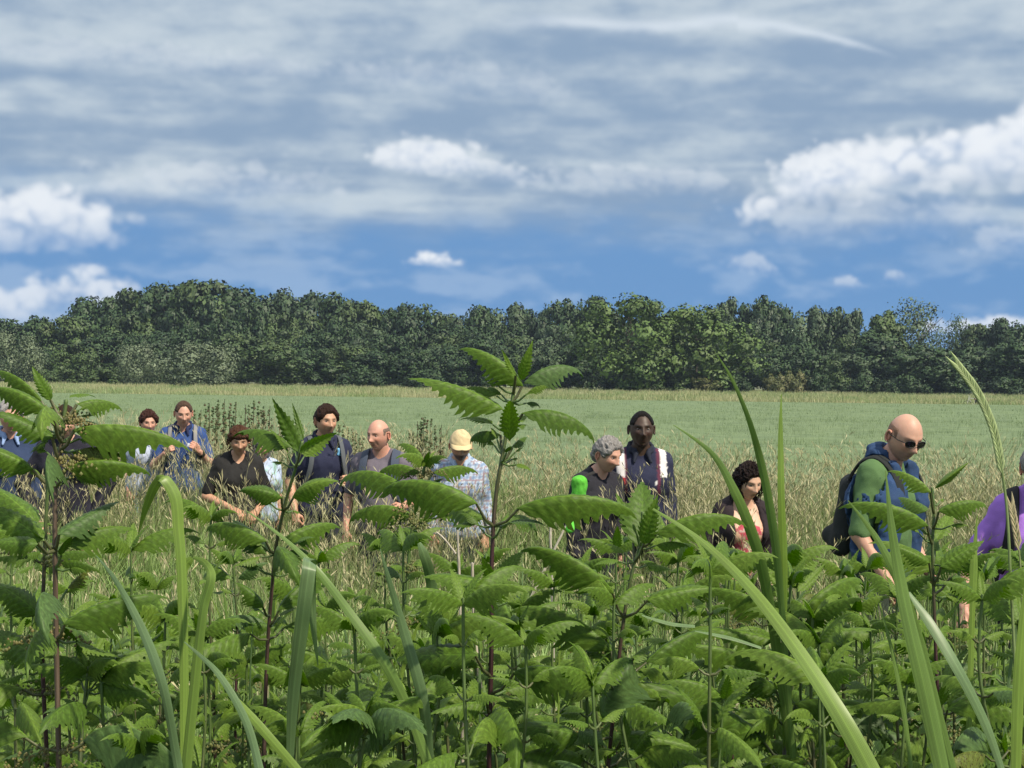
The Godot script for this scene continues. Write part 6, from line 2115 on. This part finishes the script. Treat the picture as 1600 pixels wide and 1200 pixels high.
func culm(label: String, ctrl: Array, rad: float, spike_from: int, col: Color, spike_col: Color) -> void:
	var pts := PackedVector3Array()
	for a in ctrl: pts.append(W(a[0], a[1], a[2]))
	var f := pts[0]
	f.y = ground_y(f.x, f.z) - 0.01
	pts.insert(0, f)
	var s := smooth_path(pts, 8)
	var t := thing("grass_stalk", label, "grass", f, "single grass stalks with seed spikes")
	for i in s.size(): s[i] -= f
	var mb := MB.new()
	var rr := PackedFloat32Array()
	for i in s.size(): rr.append(rad * (1.0 - 0.6 * float(i) / s.size()))
	mb.tube(s, rr, 5, col)
	obj("stalk", mb.mesh(), mats.stem, t)
	var sp := MB.new()
	var from := (spike_from + 1) * 8
	var k := 0
	var r := RandomNumberGenerator.new()
	r.seed = 8
	for i in range(from, s.size() - 1):
		for j in 2:
			var p := s[i].lerp(s[i + 1], j * 0.5)
			var ax := (s[i + 1] - s[i]).normalized()
			var side := ax.cross(Vector3.BACK).normalized() * (1.0 if k % 2 else -1.0)
			var e := p + (ax * 1.0 + side * 0.22).normalized() * 0.0105
			sp.tube(PackedVector3Array([p, p.lerp(e, 0.45) + side * 0.0008, e]), PackedFloat32Array([0.0006, 0.0011, 0.0002]), 5, spike_col * r.randf_range(0.8, 1.2))
			k += 1
	tag(obj("seed_spike", sp.mesh(), mats.grass, t), "", "", "", "stuff")

func build_blades() -> void:
	blade("grass_blade", "bright arched grass blade bent over like a hook at the left", "grass_blade", [[287, 1180, 0.95, 14], [286, 960, 0.95, 20], [280, 830, 0.95, 25], [270, 765, 0.95, 27], [256, 746, 0.95, 25], [243, 757, 0.96, 22], [228, 795, 0.97, 15], [216, 835, 0.98, 2]], "blade_bright", Vector3(0.5, 0.6, 1.0))
	blade("grass_blade", "short bent grass blade with a kinked tip under the arched one", "grass_blade", [[308, 1020, 0.93, 26], [318, 945, 0.93, 24], [329, 898, 0.93, 22], [318, 878, 0.94, 14], [302, 871, 0.95, 7]], "blade_bright", Vector3(-0.4, 0.4, 1.0))
	blade("grass_blade", "short yellowish sheath blade below the arched grass blade", "grass_blade", [[290, 1010, 0.96, 12], [288, 935, 0.96, 16], [292, 880, 0.96, 20], [300, 872, 0.96, 10]], "blade_bright", Vector3(0.3, 0.2, 1.0))
	blade("grass_blade", "long grey green blade leaning left from the bottom left", "grass_blade", [[277, 1195, 0.90, 22], [250, 1060, 0.90, 24], [205, 950, 0.92, 17], [172, 895, 0.93, 9], [150, 868, 0.94, 2]], "blade_blue", Vector3(-0.35, 0.3, 1.0))
	blade("grass_blade", "thin curved blade at the bottom left rising to the arched one", "grass_blade", [[408, 1215, 0.86, 20], [385, 1130, 0.87, 18], [345, 1058, 0.88, 14], [310, 1022, 0.90, 8], [288, 1003, 0.91, 2]], "blade_blue", Vector3(-0.3, 0.6, 1.0))
	blade("grass_blade", "wide blade folded flat at its top, hanging straight down", "grass_blade", [[452, 1220, 0.97, 12], [458, 1090, 0.95, 26], [470, 990, 0.93, 31], [478, 925, 0.92, 32], [483, 888, 0.92, 31], [484, 884, 0.95, 29], [486, 930, 0.97, 22], [492, 1000, 0.98, 10], [497, 1040, 0.99, 2]], "blade_blue", Vector3(0.15, 0.2, 1.0), 0.12)
	blade("grass_blade", "long diagonal blade running down right from the left nettle", "grass_blade", [[640, 1110, 0.97, 22], [598, 1030, 0.96, 23], [545, 955, 0.96, 20], [490, 885, 0.96, 14], [440, 838, 0.97, 8], [385, 798, 0.98, 2]], "blade", Vector3(0.1, 0.5, 1.0))
	blade("grass_blade", "upright tapering blade left of the middle nettle", "grass_blade", [[672, 1200, 0.98, 20], [658, 1085, 0.97, 27], [632, 990, 0.97, 22], [607, 905, 0.97, 12], [594, 858, 0.97, 2]], "blade_blue", Vector3(-0.25, 0.2, 1.0))
	blade("grass_blade", "blunt bluish blade standing behind the flowering nettle", "grass_blade", [[684, 1110, 1.25, 16], [682, 1000, 1.24, 20], [676, 920, 1.22, 24], [662, 865, 1.2, 22], [655, 848, 1.2, 8]], "blade_blue")
	blade("grass_blade", "blade leaning left before the woman with curly hair", "grass_blade", [[1205, 960, 1.14, 22], [1180, 850, 1.12, 25], [1148, 768, 1.11, 20], [1112, 708, 1.11, 11], [1052, 664, 1.11, 2]], "blade", Vector3(-0.3, 0.3, 1.0))
	blade("grass_blade", "tall pale tipped blade with a curved tip before the wood", "grass_blade", [[1222, 960, 1.13, 14], [1208, 830, 1.12, 20], [1188, 720, 1.11, 17], [1162, 635, 1.10, 10], [1138, 582, 1.10, 6], [1119, 553, 1.10, 2]], "blade", Vector3(-0.5, 0.2, 1.0))
	blade("grass_blade", "straight bright upright blade beside the tall curved one", "grass_blade", [[1226, 990, 1.16, 12], [1224, 860, 1.14, 20], [1221, 750, 1.13, 17], [1220, 670, 1.13, 10], [1221, 616, 1.13, 2]], "blade_bright", Vector3(0.25, 0.1, 1.0))
	blade("grass_blade", "longest blade crossing diagonally to the bottom right of the middle", "grass_blade", [[1375, 1230, 0.84, 44], [1318, 1125, 0.85, 40], [1240, 1005, 0.88, 32], [1160, 905, 0.92, 22], [1090, 840, 0.96, 13], [1020, 795, 1.0, 5]], "blade_bright", Vector3(-0.1, 0.5, 1.0))
	blade("grass_blade", "broad upright blade before the man in sunglasses", "grass_blade", [[1476, 1220, 0.90, 34], [1446, 1080, 0.90, 36], [1412, 930, 0.90, 30], [1393, 820, 0.90, 16], [1384, 735, 0.90, 2]], "blade", Vector3(0.05, 0.2, 1.0))
	blade("grass_blade", "blade leaning left that crosses the broad upright one", "grass_blade", [[1440, 1010, 0.94, 20], [1405, 910, 0.94, 20], [1368, 838, 0.94, 13], [1325, 782, 0.94, 2]], "blade", Vector3(-0.3, 0.4, 1.0))
	blade("grass_blade", "dark blue green blade slanting to the bottom right corner", "grass_blade", [[1572, 1220, 0.92, 14], [1540, 1130, 0.92, 22], [1492, 1035, 0.92, 27], [1448, 965, 0.93, 22], [1420, 925, 0.94, 8]], "blade_blue", Vector3(0.2, 0.4, 1.0))
	blade("grass_blade", "thin blade left of the broad upright one", "grass_blade", [[1426, 1215, 0.95, 9], [1412, 1110, 0.95, 11], [1395, 1020, 0.95, 9], [1376, 950, 0.95, 2]], "blade")
	blade("grass_blade", "bright blade standing along the right edge", "grass_blade", [[1588, 1220, 0.88, 24], [1592, 1080, 0.88, 26], [1600, 960, 0.88, 18], [1612, 860, 0.88, 4]], "blade_bright")
	blade("grass_blade", "short light blade hanging before the walker in purple", "grass_blade", [[1520, 950, 1.2, 14], [1522, 890, 1.2, 18], [1524, 850, 1.2, 10], [1527, 805, 1.2, 2]], "blade_bright")
	blade("grass_blade", "pale blade edge lying across the second tallest nettle", "grass_blade", [[1086, 978, 1.06, 10], [1050, 974, 1.06, 14], [1003, 961, 1.06, 4]], "blade_blue", Vector3(0, 1.0, 0.5), 0.28, false)
	blade("grass_blade", "pale blade tip lying across the bushy right nettle", "grass_blade", [[1190, 1012, 1.08, 8], [1140, 996, 1.08, 12], [1086, 986, 1.08, 3]], "blade_blue", Vector3(0, 1.0, 0.6), 0.28, false)
	blade("grass_blade", "blade at the bottom left running level to the right", "grass_blade", [[470, 1210, 0.88, 20], [410, 1140, 0.88, 20], [372, 1096, 0.89, 12], [352, 1075, 0.90, 2]], "blade_bright", Vector3(-0.1, 0.5, 1.0))
	var r := RandomNumberGenerator.new()
	r.seed = 61
	for i in 120:
		var px := r.randf_range(-40, 1640)
		var d := r.randf_range(1.2, 2.9)
		var top := r.randf_range(840, 1010)
		var lean := r.randf_range(-70, 70)
		var w := r.randf_range(3, 12) / d
		blade("thin_grass_blade", "thin grass blade between the nettles of the bed, one of many alike", "grass_blade", [[px, top + 240, d, w], [px + lean * 0.25, top + 120, d, w * 1.1], [px + lean * 0.65, top + 40, d, w * 0.7], [px + lean, top + r.randf_range(0, 20), d, 1]], ["blade", "blade_blue", "blade_bright"][r.randi() % 3], Vector3(r.randf_range(-0.8, 0.8), 0.4, 1.0), 0.28, true, "thin grass blades in the bed")
	culm("tall green grass spike rising before the right end of the wood", [[1590, 1150, 0.98], [1580, 930, 0.98], [1566, 740, 0.98], [1550, 665, 0.98], [1525, 610, 0.98], [1496, 571, 0.98]], 0.0013, 2, Color(0.16, 0.22, 0.08), Color(0.30, 0.38, 0.17))
	culm("thin seeding grass stalk at the right edge before the walker in purple", [[1602, 1150, 1.1], [1597, 960, 1.1], [1592, 860, 1.1], [1580, 790, 1.1]], 0.0011, 2, Color(0.2, 0.24, 0.1), Color(0.38, 0.33, 0.2))
	# bleached dead stalks
	var dead := [[[752, 1090, 1.5], [741, 980, 1.5], [738, 880, 1.5]], [[720, 980, 1.7], [717, 880, 1.7], [714, 815, 1.7]], [[862, 880, 5.2], [860, 840, 5.2], [862, 795, 5.2]], [[712, 865, 1.7], [690, 838, 1.7], [668, 822, 1.7]]]
	var names := ["bleached dead stalk right behind the tallest nettle's stem", "bleached upright dead stalk left of the tallest nettle's stem", "pale dead stalk in the meadow left of the green ribbon", "bleached twig slanting left of the tallest nettle's stem"]
	for i in dead.size():
		var pts := PackedVector3Array()
		for a in dead[i]: pts.append(W(a[0], a[1], a[2]))
		var f := pts[0]
		f.y = ground_y(f.x, f.z)
		if i < 3: pts.insert(0, f)
		var mb := MB.new()
		var s := smooth_path(pts, 6)
		var rr := PackedFloat32Array()
		var base_r: float = [0.0026, 0.0020, 0.006, 0.0012][i]
		for k in s.size():
			rr.append(base_r * (1.0 - 0.5 * float(k) / s.size()) * (1.25 if k % 6 == 0 else 1.0))
			s[k] -= f
		mb.tube(s, rr, 7, Color(0.52, 0.47, 0.38))
		for k in mb.v.size(): mb.c[k] = Color(0.52, 0.47, 0.38) * (0.85 + 0.3 * wob.get_noise_3d(mb.v[k].x * 90, mb.v[k].y * 40, mb.v[k].z * 90))
		var o := obj("dead_stalk", mb.mesh(), mats.stem)
		o.position = f
		tag(o, names[i], "stalk", "bleached dead stalks")
